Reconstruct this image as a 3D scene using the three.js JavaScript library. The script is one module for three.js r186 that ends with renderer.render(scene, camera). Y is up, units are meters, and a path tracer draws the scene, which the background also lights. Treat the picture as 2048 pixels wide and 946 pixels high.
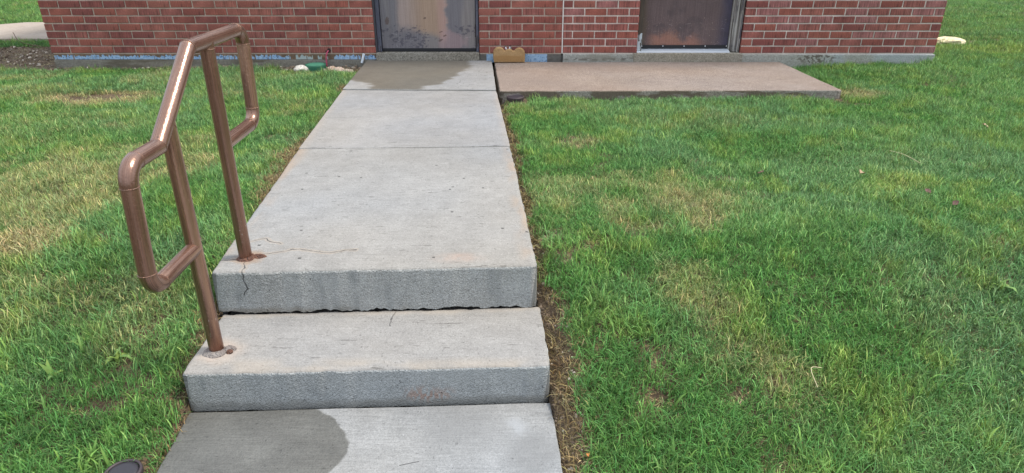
import * as THREE from 'three';
import { mergeGeometries } from 'three/addons/utils/BufferGeometryUtils.js';

// ---------------------------------------------------------------- camera, sky, sun, exposure
const scene = new THREE.Scene();
const camera = new THREE.PerspectiveCamera(39.12, 2048 / 946, 0.05, 2000);
camera.position.set(0, 1.43, 0);
camera.rotation.set(THREE.MathUtils.degToRad(-24.7), 0, 0);
scene.add(camera);
const renderer = new THREE.WebGLRenderer({ antialias: true });
renderer.toneMapping = THREE.LinearToneMapping;
renderer.toneMappingExposure = 1.75;
renderer.shadowMap.enabled = true;

{ // bright, hazy sky: paler and brighter overhead, a little blue in it
  const W = 128, H = 64, d = new Float32Array(W * H * 4);
  for (let j = 0; j < H; j++) for (let i = 0; i < W; i++) {
    const el = ((j + 0.5) / H - 0.5) * Math.PI, s = Math.sin(el), k = (j * W + i) * 4;
    const L = s > 0 ? 0.5 + 0.5 * s : 0.25;
    d[k] = L * 0.9; d[k + 1] = L * 0.985; d[k + 2] = L * 1.12; d[k + 3] = 1;
  }
  const sky = new THREE.DataTexture(d, W, H, THREE.RGBAFormat, THREE.FloatType);
  sky.mapping = THREE.EquirectangularReflectionMapping; sky.magFilter = THREE.LinearFilter; sky.needsUpdate = true;
  scene.background = sky; scene.environment = sky;
}
const sun = new THREE.DirectionalLight(0xfff5e8, 2.4);
sun.position.set(5.2, 8, -3.5); sun.target.position.set(0, 0, -3);
sun.castShadow = true; sun.shadow.radius = 20;
Object.assign(sun.shadow.camera, { left: -14, right: 14, top: 14, bottom: -14, near: 0.1, far: 40 });
scene.add(sun, sun.target);

// ---------------------------------------------------------------- helpers
function rng(seed) { let a = seed >>> 0; return () => { a = (a + 0x6D2B79F5) | 0; let t = Math.imul(a ^ (a >>> 15), 1 | a); t = (t + Math.imul(t ^ (t >>> 7), 61 | t)) ^ t; return ((t ^ (t >>> 14)) >>> 0) / 4294967296; }; }
function hash(x, y) { let h = Math.imul(x | 0, 374761393) + Math.imul(y | 0, 668265263); h = Math.imul(h ^ (h >>> 13), 1274126177); return ((h ^ (h >>> 16)) >>> 0) / 4294967296; }
function vn(x, y) {
  const xi = Math.floor(x), yi = Math.floor(y); let fx = x - xi, fy = y - yi;
  fx = fx * fx * (3 - 2 * fx); fy = fy * fy * (3 - 2 * fy);
  const a = hash(xi, yi), b = hash(xi + 1, yi), c = hash(xi, yi + 1), e = hash(xi + 1, yi + 1);
  return a + (b - a) * fx + (c - a) * fy + (a - b - c + e) * fx * fy;
}
function fbm(x, y, o = 4) { let s = 0, a = 0.5, n = 0; for (let i = 0; i < o; i++) { s += a * vn(x, y); n += a; a *= 0.5; x = x * 2.03 + 17.1; y = y * 2.03 + 5.3; } return s / n; }
const clamp = (x, a = 0, b = 1) => Math.min(b, Math.max(a, x));
const smooth = (a, b, x) => { const t = clamp((x - a) / (b - a)); return t * t * (3 - 2 * t); };
const lerp = (a, b, t) => a + (b - a) * t;
const mix3 = (a, b, t) => [lerp(a[0], b[0], t), lerp(a[1], b[1], t), lerp(a[2], b[2], t)];
// a texture painted from a function of metres; uv on the surface is in metres too
function paint(w, h, [x0, y0, x1, y1], fn, { srgb = true, wrap = false } = {}) {
  const d = new Uint8Array(w * h * 4);
  for (let j = 0; j < h; j++) for (let i = 0; i < w; i++) {
    const c = fn(x0 + (x1 - x0) * (i + 0.5) / w, y0 + (y1 - y0) * (j + 0.5) / h), k = (j * w + i) * 4;
    d[k] = clamp(c[0], 0, 255); d[k + 1] = clamp(c[1], 0, 255); d[k + 2] = clamp(c[2], 0, 255); d[k + 3] = 255;
  }
  const t = new THREE.DataTexture(d, w, h, THREE.RGBAFormat);
  t.magFilter = THREE.LinearFilter; t.minFilter = THREE.LinearFilter;
  t.wrapS = t.wrapT = wrap ? THREE.RepeatWrapping : THREE.ClampToEdgeWrapping;
  if (srgb) t.colorSpace = THREE.SRGBColorSpace;
  t.repeat.set(1 / (x1 - x0), 1 / (y1 - y0)); t.offset.set(-x0 / (x1 - x0), -y0 / (y1 - y0));
  t.needsUpdate = true; return t;
}
const grey = v => [v, v, v];
function segDist(x, y, pts) { // distance to a polyline
  let m = 1e9;
  for (let i = 0; i + 1 < pts.length; i++) {
    const [ax, ay] = pts[i], [bx, by] = pts[i + 1], dx = bx - ax, dy = by - ay, t = clamp(((x - ax) * dx + (y - ay) * dy) / (dx * dx + dy * dy));
    m = Math.min(m, Math.hypot(x - ax - dx * t, y - ay - dy * t));
  }
  return m;
}
function polySide(x, y, P) { // signed distance, > 0 inside
  let ins = false, m = 1e9;
  for (let i = 0, j = P.length - 1; i < P.length; j = i++) {
    const [xi, yi] = P[i], [xj, yj] = P[j];
    if ((yi > y) !== (yj > y) && x < (xj - xi) * (y - yi) / (yj - yi) + xi) ins = !ins;
    m = Math.min(m, segDist(x, y, [P[j], P[i]]));
  }
  return ins ? m : -m;
}
const std = o => new THREE.MeshStandardMaterial({ side: THREE.DoubleSide, ...o });
const used = {};
const numbered = n => { const k = used[n] = (used[n] ?? -1) + 1; return k ? n + '_' + String(k).padStart(3, '0') : n; };
function mesh(name, geo, mat, parent = scene) {
  const m = new THREE.Mesh(geo, mat); m.name = parent === scene ? numbered(name) : name;
  m.castShadow = m.receiveShadow = true; parent.add(m); return m;
}
function group(name, parent = scene, x = 0, y = 0, z = 0) {
  const g = new THREE.Group(); g.name = parent === scene ? numbered(name) : name; g.position.set(x, y, z); parent.add(g); return g;
}
function tag(o, label, category, grp, kind) { o.userData.label = label; o.userData.category = category; if (grp) o.userData.group = grp; if (kind) o.userData.kind = kind; return o; }
// box between corners, edges chamfered by c, uv in metres
function cbox(x0, y0, z0, x1, y1, z1, c = 0.003) {
  const g = new THREE.BoxGeometry(1, 1, 1, 3, 3, 3), p = g.attributes.position, n = g.attributes.normal, uv = g.attributes.uv;
  const lo = [x0, y0, z0], hi = [x1, y1, z1];
  for (let i = 0; i < p.count; i++) {
    const t = [p.getX(i), p.getY(i), p.getZ(i)], s = [];
    let out = 0; for (let k = 0; k < 3; k++) if (Math.abs(t[k]) > 0.4) out++;
    for (let k = 0; k < 3; k++) s[k] = Math.abs(t[k]) > 0.4 ? (t[k] < 0 ? lo[k] : hi[k]) : (t[k] < 0 ? lo[k] + c : hi[k] - c);
    if (out > 1) for (let k = 0; k < 3; k++) if (Math.abs(t[k]) > 0.4) s[k] += (t[k] < 0 ? c : -c) * (out === 2 ? 0.293 : 0.42);
    p.setXYZ(i, ...s);
    const nx = Math.abs(n.getX(i)), ny = Math.abs(n.getY(i));
    uv.setXY(i, nx > 0.5 ? s[2] : s[0], ny > 0.5 ? -s[2] : s[1]);
  }
  g.computeVertexNormals();
  return g;
}
function blob(seed, rx, ry, rz, rough = 0.25, det = 3) { // an uneven stone or clod
  const g = new THREE.IcosahedronGeometry(1, det), p = g.attributes.position;
  for (let i = 0; i < p.count; i++) {
    const x = p.getX(i), y = p.getY(i), z = p.getZ(i);
    const k = 1 + rough * (fbm(x * 1.7 + seed * 7.3 + 40, y * 1.7 + z * 1.3 + seed * 3.1 + 40, 4) - 0.5) * 2 + rough * (fbm(z * 2.1 + seed + 60, x * 1.1 - y * 1.9 + 60, 3) - 0.5) * 1.4;
    p.setXYZ(i, x * rx * k, y * ry * k, z * rz * k);
  }
  g.computeVertexNormals(); return g;
}

// ---------------------------------------------------------------- lie of the land
const WALL = -6.37, TOP = 0.315, TREAD = 0.14;
const plr = (pts, z) => { // x of an edge at z, through (z, x) points ordered from far to near
  if (z <= pts[0][0]) return pts[0][1];
  for (let i = 0; i + 1 < pts.length; i++) if (z <= pts[i + 1][0]) return lerp(pts[i][1], pts[i + 1][1], (z - pts[i][0]) / (pts[i + 1][0] - pts[i][0]));
  return pts[pts.length - 1][1];
};
const EL = [[-6.37, -1.358], [-5.12, -1.303], [-3.61, -1.2], [-2.115, -1.083], [-1.76, -1.062], [-1.467, -1.026], [1.5, -0.9]];
const ER = [[-6.37, -0.183], [-5.09, -0.118], [-3.657, -0.009], [-2.17, 0.092], [-1.8, 0.126], [-1.467, 0.149], [1.5, 0.27]];
const edgeL = z => plr(EL, z), edgeR = z => plr(ER, z);
function lawnY(x, z) {
  let y = 0.26 - 0.28 * smooth(-2.6, -1.3, z);
  if (z > -1.3) y -= Math.min(0.25, 0.06 * (z + 1.3));
  y += 0.035 * smooth(3.0, 4.0, x) * smooth(-5.0, -6.0, z);
  y -= 0.02 * smooth(-4.5, -4.9, z) * smooth(-0.3, 0, x - edgeR(z)) * smooth(3.0, 2.4, x);
  y += (fbm(x * 1.6 + 9, z * 1.6 + 4, 3) - 0.5) * 0.05 + (fbm(x * 7 + 3, z * 7 + 31, 2) - 0.5) * 0.02;
  const dR = x - edgeR(z), dL = edgeL(z) - x;
  if (z > -5.1 && dR > -0.2 && dR < 0.11) y -= 0.055 * (1 - smooth(0.02, 0.11, dR)) * (0.6 + 0.8 * fbm(z * 5, 3, 2));
  if (dL > -0.2 && dL < 0.07) y -= 0.035 * (1 - smooth(0.015, 0.07, dL)) * (0.5 + fbm(z * 5, 8, 2));
  return y;
}

// ---------------------------------------------------------------- ground sheet
{
  const offs = []; // distances outward from a walkway edge
  for (let d = 0; d < 0.3; d += 0.02) offs.push(d);
  for (let d = 0.3; d < 6; d += 0.06) offs.push(d);
  for (let d = 6; d < 14; d += 0.4) offs.push(d);
  offs.push(16, 20, 30, 60, 120, 400);
  const zs = [400, 120, 50, 20, 8, 4, 2];
  for (let z = 1; z > -0.6; z -= 0.2) zs.push(z);
  for (let z = -0.6; z > -7.2; z -= 0.05) zs.push(z);
  for (let z = -7.2; z > -16; z -= 0.25) zs.push(z);
  zs.push(-17, -20, -26, -40, -80, -160, -400);
  const P = [], C = [], U = [], I = [];
  const nc = offs.length * 2 + 2;
  for (const z of zs) {
    const xl = edgeL(z), xr = edgeR(z), xs = [];
    for (let i = offs.length - 1; i >= 0; i--) xs.push([xl - offs[i], 0]);
    xs.push([xl + 0.02, 1], [xr - 0.02, 1]);
    for (const d of offs) xs.push([xr + d, 0]);
    for (const [x, sunk] of xs) {
      P.push(x, sunk ? -0.4 : lawnY(x, z), z); U.push(x, -z);
      const far = smooth(10, 22, Math.max(Math.abs(x), Math.abs(z + 3)));
      const n = 0.8 + 0.4 * fbm(x * 3, z * 3, 3);
      C.push(lerp(0.95 * n, 0.55, far), lerp(0.95 * n, 0.95, far), lerp(0.95 * n, 0.3, far));
    }
  }
  for (let j = 0; j + 1 < zs.length; j++) for (let i = 0; i + 1 < nc; i++) {
    const a = j * nc + i, b = a + 1, c = a + nc, e = c + 1; I.push(a, b, c, b, e, c);
  }
  const g = new THREE.BufferGeometry();
  g.setAttribute('position', new THREE.Float32BufferAttribute(P, 3)); g.setAttribute('uv', new THREE.Float32BufferAttribute(U, 2)); g.setAttribute('color', new THREE.Float32BufferAttribute(C, 3));
  g.setIndex(I); g.computeVertexNormals();
  const soil = paint(1024, 1024, [0, 0, 1.7, 1.7], (x, y) => {
    const n = fbm(x * 9, y * 9, 4), f = vn(x * 160, y * 160), s = vn(x * 330 + 7, y * 40), s2 = vn(x * 45, y * 310);
    const k = (f - 0.5) * 34 + (n - 0.5) * 30, st = Math.max(s, s2) > 0.83 ? 34 : 0;
    return [84 + k + st, 70 + k + st * 0.9, 53 + k * 0.8 + st * 0.5];
  }, { wrap: true });
  const bump = paint(512, 512, [0, 0, 0.8, 0.8], (x, y) => grey(255 * (0.6 * fbm(x * 60, y * 60, 3) + 0.4 * vn(x * 300, y * 300))), { srgb: false, wrap: true });
  tag(mesh('ground', g, std({ map: soil, vertexColors: true, roughness: 1, bumpMap: bump, bumpScale: 0.008 })), 'bare brown soil and thatch under the lawn around the walkway', 'ground', null, 'structure');
}

// ---------------------------------------------------------------- concrete
const cbump = paint(1024, 1024, [0, 0, 1, 1], (x, y) => grey(255 * (0.3 * fbm(x * 40, y * 40, 3) + 0.4 * vn(x * 260, y * 260) + 0.3 * vn(x * 60, y * 420)) - (vn(x * 110, y * 110) > 0.9 ? 60 : 0)), { srgb: false, wrap: true });
const rbump = paint(512, 512, [0, 0, 0.5, 0.5], (x, y) => grey(255 * (0.35 * fbm(x * 60, y * 60, 3) + 0.65 * vn(x * 300, y * 300)) - (vn(x * 170, y * 170) > 0.86 ? 90 : 0)), { srgb: false, wrap: true });
function concrete(x, z, base = [176, 172, 166]) {
  const a = fbm(x * 2.3 + 3, z * 2.3 + 8, 4) - 0.5, b = fbm(x * 17, z * 17, 3) - 0.5, s = vn(x * 420, z * 420) - 0.5, br = vn(x * 14, z * 330) - 0.5, m = vn(x * 130, z * 130) - 0.5;
  let k = a * 14 + b * 14 + s * 22 + br * 8 + m * 8;
  if (vn(x * 150 + 31, z * 150) > 0.93) k -= 26;
  if (vn(x * 60 + 3, z * 170) > 0.955) k -= 22;
  if (vn(x * 230, z * 230 + 11) > 0.95) k += 22;
  const w = (fbm(x * 1.7 + 20, z * 1.7 + 2, 3) - 0.5) * 8;
  return [base[0] + k + w, base[1] + k + w * 0.3, base[2] + k - w * 0.7];
}
function streaks(x, z, c, seed, thr = 0.9) { // short dark trowel marks lying across the walk
  const v = vn(x * 9 + seed, z * 90 + seed * 3) * vn(x * 31 + seed, z * 210);
  return v > thr - 0.22 ? c.map(t => t - 26) : c;
}
// slab over the quad far-left, far-right, near-right, near-left (x, z); top and bevel are one mesh, the sides its child
function slab(parent, name, [fl, fr, nr, nl], y, bottom, r, nx, nz, topMat, sideMat, o = {}) {
  const seed = o.seed ?? 1, P = [], I = [], N = (nx + 1) * (nz + 1), Q = (s, t) => [lerp(lerp(fl[0], fr[0], s), lerp(nl[0], nr[0], s), t), lerp(lerp(fl[1], fr[1], s), lerp(nl[1], nr[1], s), t)];
  const w = Math.hypot(fr[0] - fl[0], fr[1] - fl[1]), d = Math.hypot(nl[0] - fl[0], nl[1] - fl[1]);
  for (let j = 0; j <= nz; j++) for (let i = 0; i <= nx; i++) {
    const s = lerp(r / w, 1 - r / w, i / nx), t = lerp(r / d, 1 - r / d, j / nz), [x, z] = Q(s, t);
    P.push(x, y + (fbm(x * 3 + seed, z * 3, 3) - 0.5) * 0.006 + (o.lift ? o.lift(x, z, s, t) : 0), z);
  }
  const id = (i, j) => j * (nx + 1) + i;
  for (let j = 0; j < nz; j++) for (let i = 0; i < nx; i++) I.push(id(i, j), id(i, j + 1), id(i + 1, j), id(i + 1, j), id(i, j + 1), id(i + 1, j + 1));
  const loop = []; // counter-clockwise from far-left along the left side
  for (let j = 0; j < nz; j++) loop.push([id(0, j), -1, j ? 0 : -1]);
  for (let i = 0; i < nx; i++) loop.push([id(i, nz), i ? 0 : -1, 1]);
  for (let j = nz; j > 0; j--) loop.push([id(nx, j), 1, j < nz ? 0 : 1]);
  for (let i = nx; i > 0; i--) loop.push([id(i, 0), i < nx ? 0 : 1, -1]);
  const L = loop.length, seg = 5, cut = 3; let prev = loop.map(q => q[0]); const topI = I, sideI = [];
  const sideStart = []; let dup = null;
  for (let k = 1; k <= seg + 1; k++) {
    const ring = [];
    loop.forEach(([v, ox, oz], q) => {
      const bx = P[v * 3], by = P[v * 3 + 1], bz = P[v * 3 + 2], nn = 1 / Math.hypot(ox, oz), a = Math.min(k, seg) / seg * Math.PI / 2;
      const e = (fbm(bx * 22 + seed * 5, bz * 22 + seed, 3) - 0.5) * 2, rr = r * (1 + 0.35 * e), wob = 0.003 * (fbm(bx * 9 + seed, bz * 9, 3) - 0.5) * (o.wob ?? 1);
      const out = rr * Math.sin(a) + wob * Math.sin(a);
      let yy = by - r * (1 - Math.cos(a));
      let x = bx + ox * nn * out, z = bz + oz * nn * out;
      if (k === seg + 1) { yy = typeof bottom === 'function' ? bottom(x, z, oz > 0) : bottom; if (oz > 0 && o.rake) z += o.rake; }
      ring.push(P.length / 3); P.push(x, yy, z);
    });
    const T = k <= cut ? topI : sideI;
    for (let q = 0; q < L; q++) { const a = prev[q], b = prev[(q + 1) % L], c = ring[q], e = ring[(q + 1) % L]; T.push(a, c, b, b, c, e); }
    prev = ring;
  }
  const g = new THREE.BufferGeometry(); g.setAttribute('position', new THREE.Float32BufferAttribute(P, 3)); g.setIndex([...topI, ...sideI]); g.computeVertexNormals();
  const part = (idx, side) => {
    const h = new THREE.BufferGeometry(), uv = new Float32Array(P.length / 3 * 2), nor = g.attributes.normal;
    for (let i = 0; i < P.length / 3; i++) { const sx = side && Math.abs(nor.getX(i)) > 0.75; uv[i * 2] = sx ? P[i * 3 + 2] : P[i * 3]; uv[i * 2 + 1] = side ? P[i * 3 + 1] : -P[i * 3 + 2]; }
    h.setAttribute('position', g.attributes.position); h.setAttribute('normal', nor); h.setAttribute('uv', new THREE.BufferAttribute(uv, 2)); h.setIndex(idx); return h;
  };
  const m = mesh(name, part(topI, false), topMat, parent);
  mesh(o.sideName ?? 'slab_edge', part(sideI, true), sideMat, m);
  return m;
}
const cmat = (tex, o = {}) => std({ map: tex, roughness: 0.92, bumpMap: cbump, bumpScale: 0.0022, ...o });
const rmat = (tex, o = {}) => std({ map: tex, roughness: 0.95, bumpMap: rbump, bumpScale: 0.004, ...o });
const plainEdge = rmat(paint(512, 256, [-1.5, -0.2, 0.5, 0.4], (x, y) => concrete(x, y, [150, 148, 142])));

const walkway = tag(group('walkway'), 'grey concrete walkway with two steps leading up to the left door', 'walkway', null, 'structure');
// jagged break line under the top riser
const jag = x => 0.014 * (fbm(x * 24 + 2, 5.5, 5) - 0.5) * 2 + 0.007 * (vn(x * 95, 2) - 0.5) + 0.006 * (vn(x * 7 + 1, 9) - 0.5);

// slab by the door, with a wet patch that has a soft brown edge
{
  const wet = [[-1.5, -6.5], [-0.38, -6.5], [-0.395, -6.216], [-0.391, -5.927], [-0.463, -5.705], [-0.476, -5.497], [-0.535, -5.34], [-0.673, -5.156], [-0.75, -5.05], [-1.12, -5.05], [-1.088, -5.265], [-1.194, -5.398], [-1.45, -5.537]];
  const wetness = (x, z) => smooth(-0.03, 0.04, polySide(x, z, wet) + (fbm(x * 6, z * 14, 4) - 0.5) * 0.16) * (z < -5.1 ? 1 : 0);
  const f = (x, v) => {
    const z = -v, k = wetness(x, z); let c = concrete(x, z, [136, 136, 135]);
    if (vn(x * 60, z * 25) > 0.8 && x > -0.45) c = c.map(t => t - 26 * vn(x * 5, z * 3));
    return mix3(c, [c[0] * 0.74, c[1] * 0.71, c[2] * 0.65], k);
  };
  const t = paint(768, 768, [-1.45, 5.0, 0, 6.45], f);
  const ro = paint(256, 256, [-1.45, 5.0, 0, 6.45], (x, v) => grey(255 * (0.93 - 0.28 * wetness(x, -v))), { srgb: false });
  slab(walkway, 'slab', [[-1.358, -6.35], [-0.19, -6.35], [-0.121, -5.094], [-1.3035, -5.128]], TOP + 0.009, 0.05, 0.006, 60, 60, cmat(t, { roughness: 1, roughnessMap: ro }), plainEdge, { seed: 3 });
}
{ // middle slab
  const t = paint(768, 1024, [-1.4, 3.5, 0.1, 5.2], (x, v) => {
    const z = -v; let c = streaks(x, z, concrete(x, z, [136, 135, 133]), 4);
    const l = smooth(0.35, 0.75, fbm(x * 2 + 4, z * 1.6, 3)) * smooth(-0.75, -0.45, x) * smooth(-4.4, -4.9, z); c = mix3(c, [146, 148, 151], 0.5 * l);
    if (segDist(x, z, [[-1.28, -4.27], [-1.13, -4.29], [-0.98, -4.315]]) < 0.002 + 0.002 * vn(x * 40, 2)) c = c.map(q => q * 0.7);
    const e = smooth(0.07, 0, x - edgeL(z)) + smooth(0.06, 0, edgeR(z) - x); return mix3(c, [170, 150, 130], 0.4 * clamp(e) * fbm(x * 20, z * 8, 3));
  });
  slab(walkway, 'slab', [[-1.3025, -5.119], [-0.119, -5.085], [-0.0105, -3.661], [-1.2025, -3.614]], TOP, 0.05, 0.005, 60, 70, cmat(t), plainEdge, { seed: 5 });
}
{ // near slab of the upper walk; its front is the top riser
  const cracks = [[[-1.112, -2.207], [-1.076, -2.211], [-1.041, -2.215], [-1.011, -2.211]], [[-0.971, -2.265], [-0.91, -2.268], [-0.87, -2.285], [-0.844, -2.305], [-0.8, -2.3], [-0.773, -2.291], [-0.71, -2.27], [-0.691, -2.27], [-0.665, -2.284], [-0.64, -2.296], [-0.599, -2.3]], [[-1.06, -2.35], [-1.024, -2.377], [-0.98, -2.405], [-0.95, -2.375], [-0.904, -2.354]], [[-0.97, -2.12], [-0.975, -2.16], [-0.99, -2.2]]];
  const t = paint(1024, 1280, [-1.3, 2.08, 0.2, 3.75], (x, v) => {
    const z = -v, wx = x + (vn(x * 60, z * 60) - 0.5) * 0.008, wz = z + (vn(x * 55 + 9, z * 55) - 0.5) * 0.008; let c = streaks(x, z, concrete(x, z, [135, 134, 131]), 9);
    const e = clamp(smooth(0.09, 0, x - edgeL(z)) + smooth(0.08, 0, edgeR(z) - x)); c = mix3(c, [160, 132, 106], 0.45 * e * smooth(0.35, 0.7, fbm(x * 12, z * 5, 3)));
    c = mix3(c, [174, 134, 112], 0.4 * smooth(0.13, 0.02, Math.hypot((x + 0.2) * 0.9, (z + 2.235) * 2)) * fbm(x * 30, z * 30, 3));
    for (const q of cracks) { const d = segDist(wx, wz, q); if (d < 0.0008 + 0.0026 * vn(x * 45, z * 45)) c = c.map(s => s * 0.55); else if (d < 0.012) c = mix3(c, [170, 150, 128], 0.25); }
    const h = Math.hypot(x + 0.99, z + 2.235); if (h < 0.11) c = mix3(c, [140, 110, 86], 0.5 * smooth(0.075, 0.03, h + 0.04 * (fbm(x * 30, z * 30, 3) - 0.5)));
    if (hash(Math.floor(x * 90), Math.floor(z * 90)) > 0.9985) c = c.map(s => s * 0.55);
    return c;
  });
  const rt = paint(1280, 192, [-1.15, 0.11, 0.15, 0.32], (x, y) => {
    const wx = x + (vn(x * 60, y * 60) - 0.5) * 0.006; let c = concrete(x * 1.3, y * 1.3 + 4, [150, 152, 150]); const s = (vn(x * 430, y * 430) - 0.5) * 40 + (hash(x * 900, y * 900) - 0.5) * 34; c = c.map(q => q + s);
    const d = segDist(wx, y, [[-0.971, 0.312], [-0.967, 0.272], [-0.96, 0.247], [-0.979, 0.22]]); if (d < 0.0022) c = c.map(q => q * 0.5);
    const st = smooth(0.055, 0.0, Math.hypot((x + 0.62) * 0.8, (y - 0.15) * 1.6) + 0.03 * (fbm(x * 40, y * 40, 3) - 0.5)); c = mix3(c, [96, 92, 84], 0.7 * st);
    const dirt = smooth(0.172, 0.146, y + 0.035 * (fbm(x * 25, y * 25, 4) - 0.5)) * smooth(0.45, 0.65, fbm(x * 5 + 2, 4, 3)); c = mix3(c, [112, 106, 96], 0.6 * dirt);
    c = mix3(c, [170, 150, 134], 0.5 * smooth(0.04, 0.0, 0.1 - x));
    c = mix3(c, [112, 116, 116], 0.3 * smooth(0.56, 0.8, vn(x * 26, 3.1) * 0.5 + 0.5 * fbm(x * 40, y * 18, 4))); if (vn(x * 120 + 5, y * 120) > 0.955) c = c.map(q => q * 0.6);
    return mix3(c, [158, 160, 158], 0.5 * smooth(0.55, 0.75, fbm(x * 6, y * 8, 4)));
  });
  slab(walkway, 'slab', [[-1.2015, -3.608], [-0.0085, -3.655], [0.092, -2.17], [-1.083, -2.115]], TOP, (x, z, f) => f ? 0.149 + jag(x) : 0.02, 0.014, 170, 90, cmat(t), rmat(rt), { seed: 8, sideName: 'riser', rake: 0.004 });
}
{ // lower step: tread running in under the broken riser, and its riser
  const rz = x => lerp(-2.115, -2.17, (x + 1.083) / 1.175);
  const t = paint(1024, 448, [-1.12, 1.7, 0.18, 2.3], (x, v) => {
    const z = -v, wx = x + (vn(x * 60, z * 60) - 0.5) * 0.01; let c = streaks(x, z, concrete(x, z, [136, 135, 133]), 14);
    if (segDist(wx, z, [[-0.435, -2.15], [-0.441, -2.076], [-0.438, -2.036]]) < 0.0022) c = c.map(q => q * 0.62);
    c = mix3(c, [166, 156, 142], 0.6 * smooth(0.05, 0.0, Math.abs(z - rz(x)) + 0.05 * (fbm(x * 14, z * 14, 3) - 0.4)));
    c = mix3(c, [166, 152, 134], 0.35 * smooth(-1.86, -1.80, z) * smooth(0.4, 0.7, fbm(x * 7, z * 12, 3)));
    const h = Math.hypot(x + 0.985, z + 1.88); if (h < 0.12) c = mix3(c, [176, 160, 146], 0.6 * smooth(0.1, 0.03, h + 0.03 * (fbm(x * 30, z * 30, 3) - 0.5)));
    return c;
  });
  const rt = paint(1280, 192, [-1.12, -0.03, 0.18, 0.16], (x, y) => {
    let c = concrete(x * 1.3 + 9, y * 1.3, [150, 152, 150]); const s = (vn(x * 430 + 40, y * 430) - 0.5) * 40 + (hash(x * 900, y * 900) - 0.5) * 34; c = c.map(q => q + s);
    const ru = smooth(0.1, 0.01, Math.hypot((x + 0.28) * 0.9, (y - 0.03) * 1.9) + 0.05 * (fbm(x * 30, y * 30, 3) - 0.5)); c = mix3(c, [148, 108, 90], 0.55 * ru * smooth(0.25, 0.6, vn(x * 150, y * 90)));
    c = mix3(c, [112, 116, 118], 0.3 * smooth(0.56, 0.8, vn(x * 22 + 4, 7.1) * 0.5 + 0.5 * fbm(x * 40, y * 18 + 2, 4))); if (vn(x * 120 + 25, y * 120) > 0.955) c = c.map(q => q * 0.6);
    const dirt = smooth(0.032, 0.004, y + 0.03 * (fbm(x * 18, y * 30, 4) - 0.5)); c = mix3(c, [122, 122, 118], 0.75 * dirt);
    return mix3(c, [158, 161, 160], 0.5 * smooth(0.52, 0.72, fbm(x * 5 + 3, y * 8, 4)));
  });
  const s = slab(walkway, 'step', [[-1.078, -2.3], [0.1, -2.3], [0.126, -1.8], [-1.063, -1.751]], TREAD, -0.012, 0.013, 170, 84, cmat(t), rmat(rt), {
    seed: 12, sideName: 'riser',
    lift: (x, z) => -0.022 * smooth(0.012, -0.006, z - rz(x) + 0.008 + 0.018 * (fbm(x * 26, 3.3, 4) - 0.5)) - 0.010 * smooth(0.0, -0.02, z - rz(x)),
  });
}
{ // lowest slab, running on towards and past the viewer
  const wetP = [[-1.3, -1.9], [-0.75, -1.9], [-0.70, -1.767], [-0.629, -1.741], [-0.573, -1.702], [-0.528, -1.646], [-0.501, -1.594], [-0.498, -1.544], [-0.514, -1.499], [-0.545, -1.45], [-0.62, -1.4], [-0.8, -1.33], [-1.3, -1.3]];
  const wet = (x, z) => smooth(-0.005, 0.005, polySide(x, z, wetP) + (fbm(x * 22, z * 22, 4) - 0.5) * 0.016);
  const t = paint(1280, 1024, [-1.1, 0.72, 0.24, 1.8], (x, v) => {
    const z = -v, k = wet(x, z); let c = concrete(x, z, [134, 136, 137]); const a = 12 * (vn(x * 25, z * 400) - 0.5); c = c.map(q => q + a);
    const damp = smooth(0.16, 0.05, Math.hypot((x + 0.17) * 0.75, z + 1.66) + 0.12 * (fbm(x * 6, z * 6, 4) - 0.5)) * 0.7 + smooth(0.12, 0.03, Math.hypot(x - 0.06, (z + 1.57) * 0.8) + 0.1 * (fbm(x * 6 + 4, z * 6, 4) - 0.5)) * 0.8;
    c = mix3(c, [112, 113, 113], 0.65 * clamp(damp));
    c = mix3(c, [150, 153, 156], 0.7 * smooth(0.05, 0.0, Math.hypot(x - 0.015, (z + 1.66) * 0.8) + 0.05 * (fbm(x * 20, z * 20, 3) - 0.5)));
    if (segDist(x, z, [[-0.33, -1.497], [-0.30, -1.507], [-0.277, -1.513]]) < 0.0018) c = c.map(q => q * 0.55);
    const w = 0.9 + 0.2 * fbm(x * 9 + 2, z * 9, 4); return mix3(c, [c[0] * 0.68 * w, c[1] * 0.675 * w, c[2] * 0.65 * w], k);
  });
  const ro = paint(512, 256, [-1.1, 0.72, 0.24, 1.8], (x, v) => grey(255 * (0.92 - 0.3 * wet(x, -v))), { srgb: false });
  slab(walkway, 'slab', [[-1.056, -1.738], [0.13, -1.787], [0.19, -0.75], [-0.975, -0.75]], 0, -0.15, 0.006, 120, 70, cmat(t, { roughness: 1, roughnessMap: ro }), plainEdge, { seed: 17 });
  const t2 = paint(256, 512, [-1, -1.5, 0.3, 0.74], (x, v) => concrete(x, -v, [144, 146, 148]));
  slab(walkway, 'slab', [[-0.975, -0.744], [0.19, -0.744], [0.27, 1.5], [-0.9, 1.5]], 0, -0.15, 0.006, 20, 30, cmat(t2), plainEdge, { seed: 21 });
}
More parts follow.
